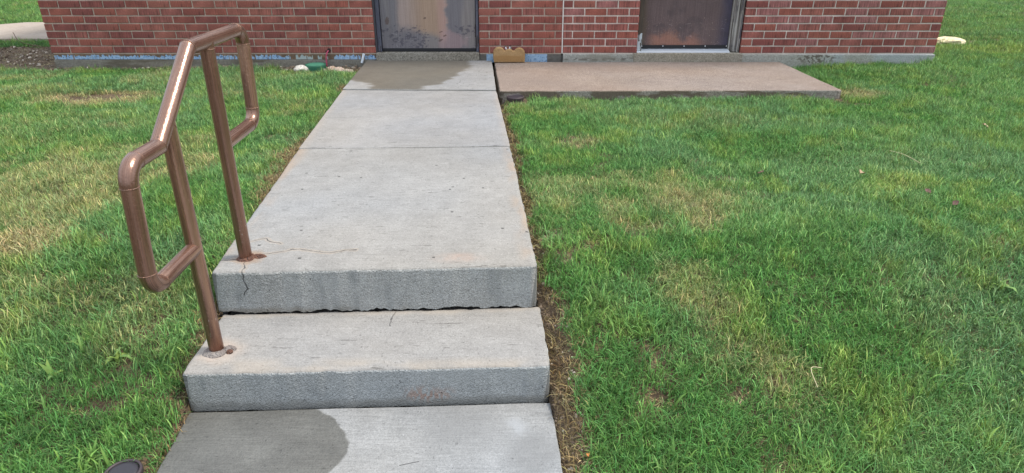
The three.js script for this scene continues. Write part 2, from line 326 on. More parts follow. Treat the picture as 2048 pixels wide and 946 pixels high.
{ // reddish pad in front of the right door
  const t = paint(1280, 640, [-0.25, 5.05, 2.6, 6.45], (x, v) => {
    const z = -v; let c = concrete(x * 1.2 + 5, z * 1.2, [134, 121, 111]); const s = (vn(x * 260, z * 260) - 0.5) * 40 + (hash(x * 420, z * 420) - 0.5) * 60; c = c.map(q => q + s);
    c = mix3(c, [146, 136, 128], 0.3 * smooth(0.5, 0.72, fbm(x * 2.2 + 7, z * 4, 4)));
    return mix3(c, [124, 107, 96], 0.3 * smooth(0.52, 0.7, fbm(x * 1.5 + 1, z * 2.5 + 6, 4)));
  });
  const rt = paint(1024, 128, [-0.25, 0.05, 2.6, 0.33], (x, y) => {
    let c = concrete(x, y * 1.4, [140, 134, 124]); const s = (vn(x * 180, y * 180) - 0.5) * 50; c = c.map(q => q + s);
    return mix3(c, [92, 80, 66], 0.75 * smooth(0.42, 0.6, fbm(x * 7, y * 22, 4) + 0.12 * smooth(1.6, 0.2, x) - 0.5 * smooth(2.2, 2.5, x)));
  });
  const pad = tag(group('concrete_pad'), 'pinkish brown exposed aggregate concrete pad in front of the right door', 'pad', null, 'structure');
  slab(pad, 'slab', [[-0.166, -6.338], [2.505, -6.338], [2.546, -5.135], [-0.095, -5.103]], TOP - 0.002, 0.12, 0.012, 120, 50, rmat(t, { bumpScale: 0.003 }), rmat(rt), { seed: 31 });
}
{ // pale path that leaves the left side of the building
  const far = [[-4.33, -9.25], [-5.4, -9.42], [-6.33, -9.47], [-6.62, -9.45], [-6.9, -9.15], [-7.6, -8.98], [-9, -8.85], [-12, -8.8]], near = [[-4.33, -8.0], [-5.4, -7.97], [-6.33, -7.95], [-6.62, -7.95], [-6.9, -7.95], [-7.6, -7.92], [-9, -7.9], [-12, -7.88]];
  const sh = new THREE.Shape([...far, ...near.slice().reverse()].map(([x, z]) => new THREE.Vector2(x, -z)));
  const g = new THREE.ExtrudeGeometry(sh, { depth: 0.12, bevelEnabled: true, bevelSize: 0.008, bevelThickness: 0.008, bevelSegments: 2 });
  g.rotateX(-Math.PI / 2); g.translate(0, 0.165, 0);
  const t = paint(512, 256, [-12, 7.8, -4.3, 9.5], (x, v) => concrete(x, v, [156, 144, 131]));
  tag(mesh('path', g, cmat(t)), 'pale beige concrete path running off beside the left end of the building', 'path', null, 'structure');
}

// ---------------------------------------------------------------- brick building
const B = tag(group('brick_building'), 'low red brick building with two weathered doors on a concrete base', 'building');
const BP = 0.2032, CH = 0.0672, BH = 0.0565, Y0 = 0.389, XL = -4.302, XR = 3.947, CJ = 0.468, D1 = [-1.272, -0.303], D2 = [1.164, 2.132], ROWS = 38;
const bx0 = Y0 + ROWS * CH;
const brickTex = paint(1024, 512, [0, 0, 0.9, 0.45], (x, y) => {
  const l = vn(x * 380, y * 16) - 0.5, s = vn(x * 330, y * 330) - 0.5, n = fbm(x * 14, y * 14, 3) - 0.5, p = vn(x * 190 + 7, y * 190); let k = 205 + l * 84 * smooth(0.3, 0.55, fbm(x * 5 + 8, y * 6, 2)) + s * 34 + n * 60;
  if (p > 0.93) k += 55; if (p < 0.06) k -= 45;
  return [k, k - (p > 0.93 ? 0 : 3), k - (p > 0.93 ? 0 : 4)];
}, { wrap: true });
const bloomTex = paint(1024, 512, [0, 0, 0.9, 0.45], (x, y) => {
  const l = vn(x * 330, y * 14) - 0.5, s = vn(x * 330, y * 330) - 0.5, n = fbm(x * 14, y * 14, 3) - 0.5, w = smooth(0.52, 0.78, fbm(x * 9 + 3, y * 16 + 5, 4)) * smooth(0.4, 0.75, vn(x * 330, y * 14)); const k = 203 + l * 90 + s * 34 + n * 60;
  return mix3([k, k - 3, k - 4], [232, 255, 255], w * 0.75);
}, { wrap: true });
const brickBump = paint(1024, 512, [0, 0, 0.9, 0.45], (x, y) => grey(255 * (0.55 * vn(x * 380, y * 16) + 0.45 * vn(x * 300, y * 300))), { srgb: false, wrap: true });
const brickMats = [[138, 84, 75], [132, 77, 69], [146, 92, 82], [138, 86, 79], [126, 74, 69], [144, 86, 75], [146, 98, 95], [130, 80, 76]].map(([r, g, b], i) => std({ map: i === 6 || i === 3 ? bloomTex : brickTex, color: new THREE.Color(`rgb(${Math.min(255, r * 1.29 | 0)},${g * 1.3 | 0},${b * 1.29 | 0})`), roughness: 0.93, bumpMap: brickBump, bumpScale: 0.0016 }));
const mortarFn = base => (x, y) => { const k = (vn(x * 260, y * 260) - 0.5) * 34 + (fbm(x * 9, y * 9, 3) - 0.5) * 46; return base.map(b => b + k); };
const mortarL = std({ map: paint(512, 512, [0, 0, 1, 1], mortarFn([178, 161, 147]), { wrap: true }), roughness: 1, bumpMap: rbump, bumpScale: 0.002 });
const mortarR = std({ map: paint(512, 512, [0, 0, 1, 1], mortarFn([204, 194, 184]), { wrap: true }), roughness: 1, bumpMap: rbump, bumpScale: 0.002 });
// brick with chamfered front arrises; origin at its lower left front corner, face towards +z
const brickCache = {};
function brickGeo(len, v) {
  const key = Math.round(len * 500) + '_' + v; if (brickCache[key]) return brickCache[key];
  const c = 0.003, d = 0.085, w = len, h = BH, r = rng(v * 77 + Math.round(len * 500));
  const j = () => (r() - 0.5) * 0.0022, O = [[0, 0], [w, 0], [w, h], [0, h]].map(([x, y]) => [x + j(), y + j()]), F = O.map(([x, y], i) => [x + (i === 0 || i === 3 ? c : -c), y + (i < 2 ? c : -c)]);
  const P = [], U = [], I = [], q = (a, b, e, f) => { const s = P.length / 3; for (const p of [a, b, e, f]) { P.push(...p); U.push((p[0] + v * 0.237) + p[2] * 0.7, p[1] + v * 0.113); } I.push(s, s + 1, s + 2, s, s + 2, s + 3); };
  q(...F.map(([x, y]) => [x, y, 0]));
  for (let i = 0; i < 4; i++) { const k = (i + 1) % 4; q([...O[i], -c], [...O[k], -c], [...F[k], 0], [...F[i], 0]); q([...O[i], -d], [...O[k], -d], [...O[k], -c], [...O[i], -c]); }
  const g = new THREE.BufferGeometry(); g.setAttribute('position', new THREE.Float32BufferAttribute(P, 3)); g.setAttribute('uv', new THREE.Float32BufferAttribute(U, 2)); g.setIndex(I); g.computeVertexNormals();
  return brickCache[key] = g;
}
// spans of one course: [x0, x1] of each brick between a and b, first joint at 'first' from a
function course(a, b, first) {
  const out = []; let x = a, e = a + first;
  while (x < b - 0.02) { const end = e > b - 0.035 ? b : e; out.push([x + (x === a ? 0 : 0.0108 / 2), end - (end === b ? 0 : 0.0108 / 2)]); x = end; e = end + BP; }
  return out;
}
const segs = [{ a: XL, b: D1[0], f: [0.178, 0.0765] }, { a: D1[1], b: CJ - 0.006, f: [0.092, 0.1935] }, { a: CJ + 0.006, b: D2[0], f: [0.085, 0.19] }, { a: D2[1], b: XR, f: [0.2, 0.098] }];
const upper = [[], [], [], []]; const Rb = rng(501);
for (let row = 0; row < ROWS; row++) {
  const y = Y0 + row * CH, above = y > 2.42;
  const list = above ? [{ a: XL, b: XR, f: [0.178, 0.0765] }] : segs;
  list.forEach((sg, si) => course(sg.a, sg.b, sg.f[row % 2]).forEach(([x0, x1]) => {
    const v = Math.floor(Rb() * 5), purple = si >= 2 && Rb() < 0.4, m = purple ? (Rb() < 0.5 ? 6 : 3) : Math.floor(Rb() * 5.6), dz = (Rb() - 0.5) * 0.0025;
    const g = brickGeo(x1 - x0, v);
    if (row < 8) { const o = mesh('brick', g, brickMats[m], B); o.position.set(x0, y + (Rb() - 0.5) * 0.0014, WALL + dz); o.rotation.z = (Rb() - 0.5) * 0.006; }
    else upper[Math.floor(Rb() * 4)].push(g.clone().translate(x0, y, WALL + dz));
  }));
  for (const [sx, ang] of [[XL, -Math.PI / 2], [XR, Math.PI / 2]]) for (const [a, b] of course(0, 5.9, row % 2 ? 0.18 : 0.08)) {
    const g = brickGeo(b - a, Math.floor(Rb() * 5)).clone().rotateY(ang);
    upper[Math.floor(Rb() * 4)].push(ang < 0 ? g.translate(sx, y, WALL - 0.088 - b) .translate(0, 0, b - a - (b - a)) : g.translate(sx, y, WALL - 0.088 - a));
  }
}
upper.forEach((l, i) => { mesh('upper_brickwork', mergeGeometries(l), brickMats[i], B).userData.kind = 'stuff'; });
// mortar and wall core, with the two door openings left free
{
  const z1 = WALL - 0.006, z0 = WALL - 0.16, wall = (x0, y0, x1, y1, m) => mesh('wall', cbox(x0, y0, z0, x1, y1, z1, 0.001), m, B);
  wall(XL + 0.006, Y0 - 0.012, D1[0] - 0.004, 2.43, mortarL); wall(D1[1] + 0.004, Y0 - 0.012, CJ - 0.007, 2.43, mortarL); wall(CJ + 0.007, Y0 - 0.012, D2[0] - 0.004, 2.43, mortarR); wall(D2[1] + 0.004, Y0 - 0.012, XR - 0.006, 2.43, mortarR);
  wall(XL + 0.006, 2.43, XR - 0.006, bx0, mortarL);
  mesh('wall', cbox(XL + 0.006, 0.1, WALL - 6, XL + 0.16, bx0, z0 - 0.001, 0.001), mortarL, B); mesh('wall', cbox(XR - 0.16, 0.1, WALL - 6, XR - 0.006, bx0, z0 - 0.001, 0.001), mortarR, B);
  mesh('wall', cbox(XL + 0.01, 0.1, WALL - 6.15, XR - 0.01, bx0, WALL - 6.002, 0.001), mortarL, B);
  mesh('floor', cbox(XL + 0.17, 0.1, WALL - 6, XR - 0.17, 0.37, WALL - 0.17, 0.002), std({ color: 0x55524c, roughness: 0.9 }), B);
  mesh('roof', cbox(XL - 0.02, bx0 + 0.002, WALL - 6.2, XR + 0.02, bx0 + 0.12, WALL + 0.02, 0.006), std({ color: 0x6a6660, roughness: 0.8 }), B);
  const caulk = new THREE.TubeGeometry(new THREE.CatmullRomCurve3(Array.from({ length: 24 }, (_, i) => new THREE.Vector3(CJ + (hash(i, 4) - 0.5) * 0.003, Y0 - 0.005 + i * 0.09, WALL - 0.003))), 90, 0.0058, 6);
  mesh('control_joint', caulk, std({ color: 0xdcd8d2, roughness: 0.8 }), B);
  // base under the bricks, left half: bed of brown mortar with blue paint runs, then grey footing
  const drips = paint(2048, 96, [XL, 0.3, XR - 3.4, 0.39], (x, y) => {
    const n = fbm(x * 60, y * 30, 3), br = mix3([92, 76, 60], [122, 98, 76], n), brown = n > 0.62 ? mix3(br, [150, 120, 92], 0.5) : br;
    const h = 0.384 - 0.032 * Math.pow(vn(x * 75, 1.5), 1.6) - 0.013 * vn(x * 190, 7) - 0.006 * vn(x * 20, 3);
    let blue = mix3([114, 152, 194], [180, 202, 220], fbm(x * 45 + 3, y * 60, 4)); if (vn(x * 160, y * 90) > 0.78) blue = [78, 110, 150];
    const pale = smooth(-2.15, -2.0, x) * smooth(-1.62, -1.72, x); blue = mix3(blue, [168, 178, 170], pale * 0.85);
    const bare = (pale > 0.5 && vn(x * 26 + 8, 4) > 0.42) || vn(x * 9 + 1, 8) > 0.95 || vn(x * 150, 5) > 0.9 || (x > -1.42 && x < -1.38);
    if (x > -0.31) { if (x < -0.24 || x > 0.33) return mix3([112, 110, 104], [78, 74, 68], fbm(x * 30, y * 40, 3)); return mix3(blue, [150, 176, 196], 0.4); }
    return y < h && !bare ? blue : brown;
  });
  const band = std({ map: drips, roughness: 0.7, bumpMap: rbump, bumpScale: 0.003 });
  mesh('painted_base', cbox(XL + 0.012, 0.329, WALL - 0.1, D1[0] - 0.004, Y0 - 0.0125, WALL - 0.003, 0.003), band, B);
  mesh('painted_base', cbox(D1[1] + 0.004, 0.30, WALL - 0.1, CJ - 0.008, Y0 - 0.0125, WALL - 0.002, 0.003), band, B);
  const foot = rmat(paint(1024, 128, [XL, 0.1, D1[0], 0.34], (x, y) => { const c = concrete(x, y * 1.5, [126, 122, 112]), s = (vn(x * 200, y * 200) - 0.5) * 26; return mix3(c.map(q => q + s), [92, 84, 70], 0.7 * smooth(0.5, 0.7, fbm(x * 4, y * 18, 4))); }));
  mesh('footing', cbox(XL + 0.004, 0.08, WALL - 0.1, D1[0] - 0.003, 0.327, WALL + 0.006, 0.005), foot, B);
  // right half: grey concrete base that stands a little proud, with dark lichen and cracks
  const ledge = rmat(paint(2048, 192, [CJ, 0.1, XR, 0.4], (x, y) => {
    let c = concrete(x, y * 1.5 + 3, [156, 157, 150]); const s = (vn(x * 190, y * 190) - 0.5) * 40; c = c.map(q => q + s);
    const r = smooth(0.06, 0, Math.abs(y - 0.335 - 0.03 * (fbm(x * 4, 3, 3) - 0.5)) * 3) * smooth(0.52, 0.6, fbm(x * 22, y * 40, 4)); c = mix3(c, [84, 80, 72], 0.7 * r * smooth(2.3, 1.9, x));
    const li = smooth(0.25, 0.1, Math.hypot((x - 2.86) * 0.9, (y - 0.345) * 3.4)) * (vn(x * 75, y * 75) > 0.5 ? 1 : 0); c = mix3(c, [84, 76, 66], 0.7 * li);
    const gu = smooth(2.2, 2.0, x) * 0.5; c = mix3(c, [130, 126, 112], gu * smooth(0.35, 0.6, fbm(x * 6, y * 14, 3)));
    return mix3(c, [176, 188, 196], 0.4 * smooth(2.2, 2.5, x) * smooth(0.4, 0.6, fbm(x * 4, y * 6, 3)));
  }), { bumpScale: 0.006 });
  mesh('foundation', cbox(CJ + 0.008, 0.08, WALL - 0.12, XR + 0.004, Y0 - 0.012, WALL + 0.022, 0.008), ledge, B);
  mesh('foundation', cbox(CJ - 0.007, 0.08, WALL - 0.1, CJ + 0.007, Y0 - 0.012, WALL - 0.04, 0.002), std({ color: 0x8c867c, roughness: 1 }), B);
}
// doors
const backing = std({ color: 0x77706a, roughness: 0.8 });
{
  const d = group('door', B); d.userData.label = 'left steel door of faded grey paint with a warm tan sheen painted into its colour, scuffed along the bottom';
  const zf = WALL - 0.03, zl = WALL - 0.06, [a, b] = D1, y0 = 0.393;
  const paintFn = (x, y) => { // x from the left edge of the opening, y above the sill
    const g = vn(x * 260, y * 7) - 0.5, n = fbm(x * 5, y * 4, 4), bl = [114, 110, 115], gr = [130, 123, 122];
    let c = mix3(bl, gr, smooth(0.4, 0.62, fbm(x * 6 + 2, y * 1.2 + 5, 3)));
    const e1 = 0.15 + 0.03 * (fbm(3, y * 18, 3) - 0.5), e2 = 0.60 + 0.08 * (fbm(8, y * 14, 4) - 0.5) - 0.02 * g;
    const tan = smooth(e1 - 0.02, e1 + 0.05, x) * smooth(e2 + 0.03, e2 - 0.02, x) * smooth(0.14, 0.30, y + 0.16 * (n - 0.5) * 2 + 0.12 * smooth(0.38, 0.6, x));  // mask of the warm reflected sheen, put into the door colour as tan
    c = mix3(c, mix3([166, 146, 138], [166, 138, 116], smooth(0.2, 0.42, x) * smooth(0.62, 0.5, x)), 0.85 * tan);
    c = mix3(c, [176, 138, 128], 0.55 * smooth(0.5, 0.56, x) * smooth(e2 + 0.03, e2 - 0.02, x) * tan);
    const low = smooth(0.13, 0.07, Math.hypot((x - 0.66) * 0.8, y - 0.08) + 0.1 * (fbm(x * 16, y * 16, 4) - 0.5)); c = mix3(c, [164, 136, 136], 0.6 * low);
    let k = g * 18 + (vn(x * 300, y * 300) - 0.5) * 10; c = c.map(q => q + k);
    const sc = fbm(x * 48 + 14, y * 70 + 6, 4) * fbm(x * 8 + 5, y * 10 + 1, 3) + 0.03 * smooth(0.2, 0.03, y); if (y < 0.24) c = mix3(c, [62, 58, 70], 0.5 * smooth(0.33, 0.43, sc + 0.1 * (vn(x * 90, y * 160) - 0.5)));
    for (const [sx, sy, w, h] of [[0.555, 0.178, 0.016, 0.005], [0.585, 0.142, 0.018, 0.007], [0.545, 0.10, 0.02, 0.011], [0.06, 0.275, 0.02, 0.03], [0.41, 0.30, 0.014, 0.007]]) if (Math.hypot((x - sx) / w, (y - sy + (x - sx) * -0.3) / h) + (vn(x * 120, y * 120) - 0.5) * 0.8 < 1) c = mix3(c, [84, 66, 60], 0.6);
    for (let q = 0; q < 7; q++) { const sx = 0.1 + hash(q, 5) * 0.7, sy = 0.03 + hash(q, 9) * 0.16, an = hash(q, 2) * 3, L = 0.02 + 0.05 * hash(q, 7); if (segDist(x, y, [[sx, sy], [sx + Math.cos(an) * L, sy + Math.sin(an) * L * 0.5]]) < 0.0012) c = c.map(v => v + 40); }
    return c;
  };
  const px = x => x - a;
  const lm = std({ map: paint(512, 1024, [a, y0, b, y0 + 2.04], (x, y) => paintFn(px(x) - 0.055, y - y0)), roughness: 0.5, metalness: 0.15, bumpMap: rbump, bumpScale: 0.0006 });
  const fm = std({ map: paint(128, 1024, [a, y0, a + 0.2, y0 + 2.04], (x, y) => { const n = fbm(x * 40, y * 12, 4), k = (n - 0.5) * 50; const c = [88 + k, 90 + k, 104 + k]; return n > 0.6 ? mix3(c, [58, 50, 48], 0.7) : c; }, { wrap: true }), roughness: 0.55, metalness: 0.2 });
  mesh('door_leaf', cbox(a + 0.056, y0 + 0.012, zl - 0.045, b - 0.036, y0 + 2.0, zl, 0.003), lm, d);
  mesh('jamb', cbox(a + 0.001, y0, zl - 0.06, a + 0.016, y0 + 2.035, WALL - 0.004, 0.002), std({ color: 0x3a3a40, roughness: 0.7 }), d);
  mesh('jamb', cbox(a + 0.017, y0, zl - 0.06, a + 0.052, y0 + 2.035, zf, 0.003), fm, d);
  mesh('jamb', cbox(b - 0.030, y0, zl - 0.06, b - 0.006, y0 + 2.035, zf + 0.006, 0.003), fm, d);
  mesh('door_head', cbox(a + 0.001, y0 + 2.003, zl - 0.06, b - 0.001, y0 + 2.034, zf, 0.003), fm, d);
  mesh('door_sweep', cbox(a + 0.058, y0 + 0.003, zl - 0.03, b - 0.037, y0 + 0.030, zl + 0.006, 0.002), std({ color: 0x17181d, roughness: 0.6 }), d);
  mesh('hinge', new THREE.CylinderGeometry(0.007, 0.007, 0.115, 12).translate(b - 0.034, y0 + 0.19, zl + 0.012), std({ color: 0x3b3032, roughness: 0.5, metalness: 0.5 }), d);
  mesh('wall', cbox(a + 0.002, y0 - 0.01, WALL - 0.16, b - 0.002, y0 + 2.035, zl - 0.062, 0.001), backing, d);
  const sill = rmat(paint(512, 96, [a, 0.2, b, 0.5], (x, y) => { let c = concrete(x, y, [140, 134, 122]); const s = vn(x * 150, y * 150); c = c.map(q => q + (s - 0.5) * 46); return vn(x * 90, y * 120) > 0.84 && y < 0.375 ? mix3(c, [70, 66, 58], 0.7) : c; }), { bumpScale: 0.007 });
  mesh('door_sill', cbox(a + 0.001, 0.22, WALL - 0.12, b - 0.001, y0 - 0.002, WALL + 0.014, 0.006), sill, d);
}
{
  const d = group('door', B); d.userData.label = 'right door of dark brown paint, rusty near the bottom, in a weathered wooden frame';
  const [a, b] = D2, y0 = 0.396, zl = WALL - 0.1;
  const lm = std({ map: paint(512, 1024, [a, y0, b, y0 + 2.04], (X, Y) => {
    const x = X - a, y = Y - y0, n = fbm(x * 6, y * 6, 4), g = vn(x * 200, y * 6) - 0.5; let c = mix3([86, 72, 73], [104, 87, 86], n);
    c = mix3(c, [62, 58, 76], smooth(0.72, 0.86, x + 0.06 * (n - 0.5)));
    if (x < 0.12) c = mix3(c, [96, 82, 64], 0.6 * smooth(0.12, 0.06, x + 0.04 * (fbm(x * 8, y * 20, 3) - 0.5)));
    const rust = smooth(0.15, 0.05, y - 0.03 + 0.16 * (fbm(x * 11, y * 11 + 4, 5) - 0.5) + 0.04 * (vn(x * 150, y * 150) - 0.5)) * smooth(0.06, 0.2, x) * smooth(0.72, 0.48, x + 0.2 * (n - 0.5)); c = mix3(c, mix3([164, 112, 96], [152, 106, 84], fbm(x * 20, y * 20, 3)), 0.75 * rust);
    const sp = vn(x * 170, y * 170); if (sp > 0.9 && y < 0.3) c = mix3(c, [168, 150, 142], 0.5); c = mix3(c, [56, 50, 54], 0.3 * smooth(0.55, 0.8, fbm(x * 12 + 9, y * 14, 4)));
    for (let q = 0; q < 8; q++) { const sx = 0.08 + hash(q, 25) * 0.75, sy = 0.05 + hash(q, 19) * 0.2, an = hash(q, 22) * 3, L = 0.015 + 0.03 * hash(q, 27); if (segDist(x, y, [[sx, sy], [sx + Math.cos(an) * L, sy + Math.sin(an) * L * 0.5]]) < 0.0013) c = c.map(v => v + 55); }
    const k = g * 12 + (vn(x * 320, y * 320) - 0.5) * 14; return c.map(q => q + k);
  }), roughness: 0.55, metalness: 0.1, bumpMap: rbump, bumpScale: 0.0012 });
  const woodFn = (x, y) => { const gsel = vn(x * 190, y * 5), s = vn(x * 90 + 3, y * 9); let c = mix3([160, 155, 142], [118, 114, 116], fbm(x * 30, y * 3, 3)); if (gsel < 0.27) c = [78, 72, 66]; else if (gsel > 0.68) c = mix3(c, [186, 186, 180], 0.75); if (s > 0.82) c = mix3(c, [58, 56, 70], 0.7); return c; };
  const wood = std({ map: paint(256, 1024, [0, y0, 0.4, y0 + 2.04], woodFn, { wrap: true }), roughness: 0.95, bumpMap: paint(256, 1024, [0, y0, 0.4, y0 + 2.04], (x, y) => grey(255 * vn(x * 190, y * 5)), { srgb: false, wrap: true }), bumpScale: 0.004 });
  const woodDark = std({ map: paint(128, 1024, [0, y0, 0.2, y0 + 2.04], (x, y) => { let c = mix3([84, 74, 62], [60, 54, 50], fbm(x * 60, y * 8, 3)); const w = Math.abs(((x % 0.2) + 0.2) % 0.2 - 0.06 - 0.012 * (fbm(2, y * 22, 3) - 0.5)); if (w < 0.004) c = [190, 182, 166]; return y < y0 + 0.17 && vn(x * 90, y * 30) > 0.42 ? [178, 188, 192] : c; }, { wrap: true }), roughness: 0.9 });
  mesh('door_leaf', cbox(a + 0.046, y0 + 0.028, zl - 0.045, b - 0.098, y0 + 2.0, zl, 0.003), lm, d);
  mesh('jamb', cbox(a + 0.001, y0, zl - 0.06, a + 0.044, y0 + 2.033, WALL - 0.02, 0.003), woodDark, d);
  const jr = [[b - 0.095, b - 0.065, WALL - 0.075], [b - 0.064, b - 0.034, WALL - 0.048], [b - 0.033, b - 0.012, WALL - 0.014]];
  for (const [x0, x1, zz] of jr) mesh('jamb', cbox(x0, y0 - 0.004, zl - 0.06, x1, y0 + 2.033, zz, 0.004), wood, d);
  mesh('jamb', cbox(b - 0.011, y0, zl - 0.06, b - 0.001, y0 + 2.033, WALL - 0.03, 0.001), std({ color: 0x23222a, roughness: 0.8 }), d);
  mesh('door_head', cbox(a + 0.045, y0 + 2.003, zl - 0.06, b - 0.097, y0 + 2.033, WALL - 0.03, 0.003), wood, d);
  mesh('door_sweep', cbox(a + 0.047, y0 + 0.017, zl - 0.02, b - 0.099, y0 + 0.050, zl + 0.009, 0.002), std({ color: 0x15151a, roughness: 0.55 }), d);
  for (let i = 0; i < 5; i++) mesh('screw', new THREE.SphereGeometry(0.006, 10, 6).scale(1, 1, 0.5).translate(a + 0.06 + i * 0.2, y0 + 0.041, zl + 0.0105), std({ color: 0xc8c8c8, metalness: 0.8, roughness: 0.3 }), d);
  const th = new THREE.Shape([[0, 0], [0.1, 0], [0.1, 0.005], [0.075, 0.015], [0.03, 0.022], [0, 0.022]].map(([x, y]) => new THREE.Vector2(x, y)));
  const tg = new THREE.ExtrudeGeometry(th, { depth: b - a - 0.10, bevelEnabled: false }); tg.rotateY(-Math.PI / 2); tg.translate(b - 0.097, y0 - 0.006, zl - 0.002);
  mesh('threshold', tg, std({ color: 0xe2e8ee, metalness: 0.35, roughness: 0.35 }), d);
  mesh('wall', cbox(a + 0.002, y0 - 0.01, WALL - 0.16, b - 0.002, y0 + 2.035, zl - 0.062, 0.001), backing, d);
  const sm = rmat(paint(512, 96, [a - 0.1, 0.2, b + 0.1, 0.5], (x, y) => { let c = concrete(x, y, [148, 142, 128]); const s = vn(x * 150, y * 150); return c.map(q => q + (s - 0.5) * 40); }), { bumpScale: 0.006 });
  mesh('door_sill', cbox(a - 0.03, 0.26, WALL - 0.14, b + 0.02, y0 - 0.007, WALL + 0.03, 0.01), sm, d);
}

// ---------------------------------------------------------------- handrail
{
  const H = tag(group('handrail', scene, -0.998, TREAD, -1.885), 'bronze brown pipe handrail with rusted posts at the left of the steps', 'handrail');
  const X = 0, R = 0.0238, p = (z, y) => new THREE.Vector3(X, y - TREAD, z + 1.885);
  const tex = paint(256, 1024, [0, 0, 0.15, 1.2], (u, v) => {
    const n = fbm(u * 40, v * 8, 4), g = vn(u * 400, v * 14) - 0.5; let c = mix3([122, 92, 78], [142, 110, 93], n); const k = g * 16 + (vn(u * 300, v * 300) - 0.5) * 10; c = c.map(q => q + k);
    const wv = fbm(u * 30 + 6, v * 5 + 3, 4); if (wv > 0.56) c = mix3(c, [166, 132, 110], smooth(0.5, 0.7, wv) * 0.7);
    if (vn(u * 160, v * 110) > 0.955) c = [96, 72, 64]; return c;
  }, { wrap: true });
  const railRough = paint(256, 512, [0, 0, 0.15, 1.2], (u, v) => grey(255 * (0.5 + 0.35 * vn(u * 420, v * 10) + 0.3 * (fbm(u * 40, v * 12, 3) - 0.5))), { srgb: false, wrap: true });
  const bz = new THREE.MeshPhysicalMaterial({ map: tex, metalness: 0.75, roughness: 0.42, roughnessMap: railRough, clearcoat: 0.4, clearcoatRoughness: 0.3, bumpMap: rbump, bumpScale: 0.0005, side: THREE.DoubleSide });
  const postTex = (yb, seed) => paint(192, 1024, [0, -0.05, 0.15, 0.95], (u, v) => {
    const n = fbm(u * 40 + seed, v * 8, 4), g = vn(u * 400, v * 14) - 0.5; let c = mix3([122, 92, 78], [142, 110, 93], n); c = c.map(q => q + g * 16); const wv = fbm(u * 30 + 6 + seed, v * 5 + 3, 4); c = mix3(c, [166, 132, 110], smooth(0.5, 0.7, wv) * 0.7);
    if (vn(u * 210 + seed, v * 190) > 0.992 - (yb ? 0 : 0.13) * smooth(0.2, 0.04, v) * smooth(0.35, 0.6, fbm(u * 30 + seed, v * 14, 2))) c = [206, 200, 196];
    const ru = yb ? 0 : smooth(0.16, 0.02, v + 0.12 * (fbm(u * 30, v * 20 + seed, 4) - 0.4)); return mix3(c, [104, 64, 48], 0.6 * ru);
  }, { wrap: true });
  const pm = (s, hung = 0) => new THREE.MeshPhysicalMaterial({ map: postTex(hung, s), metalness: 0.75, roughness: 0.42, roughnessMap: railRough, clearcoat: 0.4, clearcoatRoughness: 0.3, bumpMap: rbump, bumpScale: 0.0006, side: THREE.DoubleSide });
  const tubeUV = (g, len, r = R) => { const uv = g.attributes.uv; for (let i = 0; i < uv.count; i++) uv.setXY(i, uv.getY(i) * 2 * Math.PI * r, uv.getX(i) * len); return g; };
  const pipe = (name, a, b, mat = bz, r = R) => mesh(name, tubeUV(new THREE.TubeGeometry(new THREE.LineCurve3(a, b), 1, r, 32), a.distanceTo(b), r), mat, H);
  const elbow = (c, d1, d2, rad) => { // corner c, unit directions out of it
    const a = c.clone().addScaledVector(d1, rad), b = c.clone().addScaledVector(d2, rad), pts = [], o = a.clone().add(b).sub(c);
    for (let i = 0; i <= 12; i++) { const t = i / 12 * Math.PI / 2; pts.push(o.clone().addScaledVector(c.clone().sub(b), Math.cos(t)).addScaledVector(c.clone().sub(a), Math.sin(t))); }
    const g = new THREE.TubeGeometry(new THREE.CatmullRomCurve3(pts), 24, R + 0.0006, 32); mesh('elbow', tubeUV(g, 0.1), bz, H); return [a, b, pts];
  };
  const weld = (pt, dir, r = R) => { const g = new THREE.TorusGeometry(r + 0.0002, 0.0016, 6, 32); const m = mesh('weld', g, bz, H); m.position.copy(pt); m.quaternion.setFromUnitVectors(new THREE.Vector3(0, 0, 1), dir.clone().normalize()); };
  const up = new THREE.Vector3(0, 1, 0), dn = new THREE.Vector3(0, -1, 0), fw = new THREE.Vector3(0, 0, 1), bk = new THREE.Vector3(0, 0, -1);
  const rad = 0.055;
  const e1 = p(-2.545, 1.103), e2 = p(-2.53, 0.758), n1 = p(-1.632, 0.876), n2 = p(-1.612, 0.522), kn = p(-2.105, 1.103), kl = p(-1.812, 0.876);
  const E1 = elbow(e1, fw, dn, rad), E2 = elbow(e2, fw, up, rad), N1 = elbow(n1, bk, dn, rad), N2 = elbow(n2, bk, up, rad);
  pipe('top_rail', E1[0], kn); pipe('sloping_rail', kn, kl); pipe('lower_rail', kl, N1[0]);
  for (const q of [kn, kl]) mesh('mitre', new THREE.SphereGeometry(R, 32, 20).translate(q.x, q.y, q.z), bz, H);
  const sl = kn.clone().sub(kl).normalize();
  weld(kl, sl.clone().add(bk)); weld(kn, sl.clone().add(bk));
  pipe('drop', E1[1], E2[1], pm(5, 1)); pipe('drop', N1[1], N2[1], pm(8, 1));
  pipe('return_rail', E2[0], p(-2.235, 0.756)); pipe('return_rail', N2[0], p(-1.885, 0.523));
  for (const [q, d] of [[E1[0], fw], [E1[1], up], [E2[0], fw], [E2[1], up], [N1[0], fw], [N1[1], up], [N2[0], fw], [N2[1], up]]) weld(q, d);
  pipe('post', p(-1.885, 0.115), p(-1.885, 0.93), pm(3)); pipe('post', p(-2.235, 0.29), p(-2.235, 1.1), pm(11));
  weld(p(-2.235, 1.078), up); weld(p(-1.885, 0.915), sl);
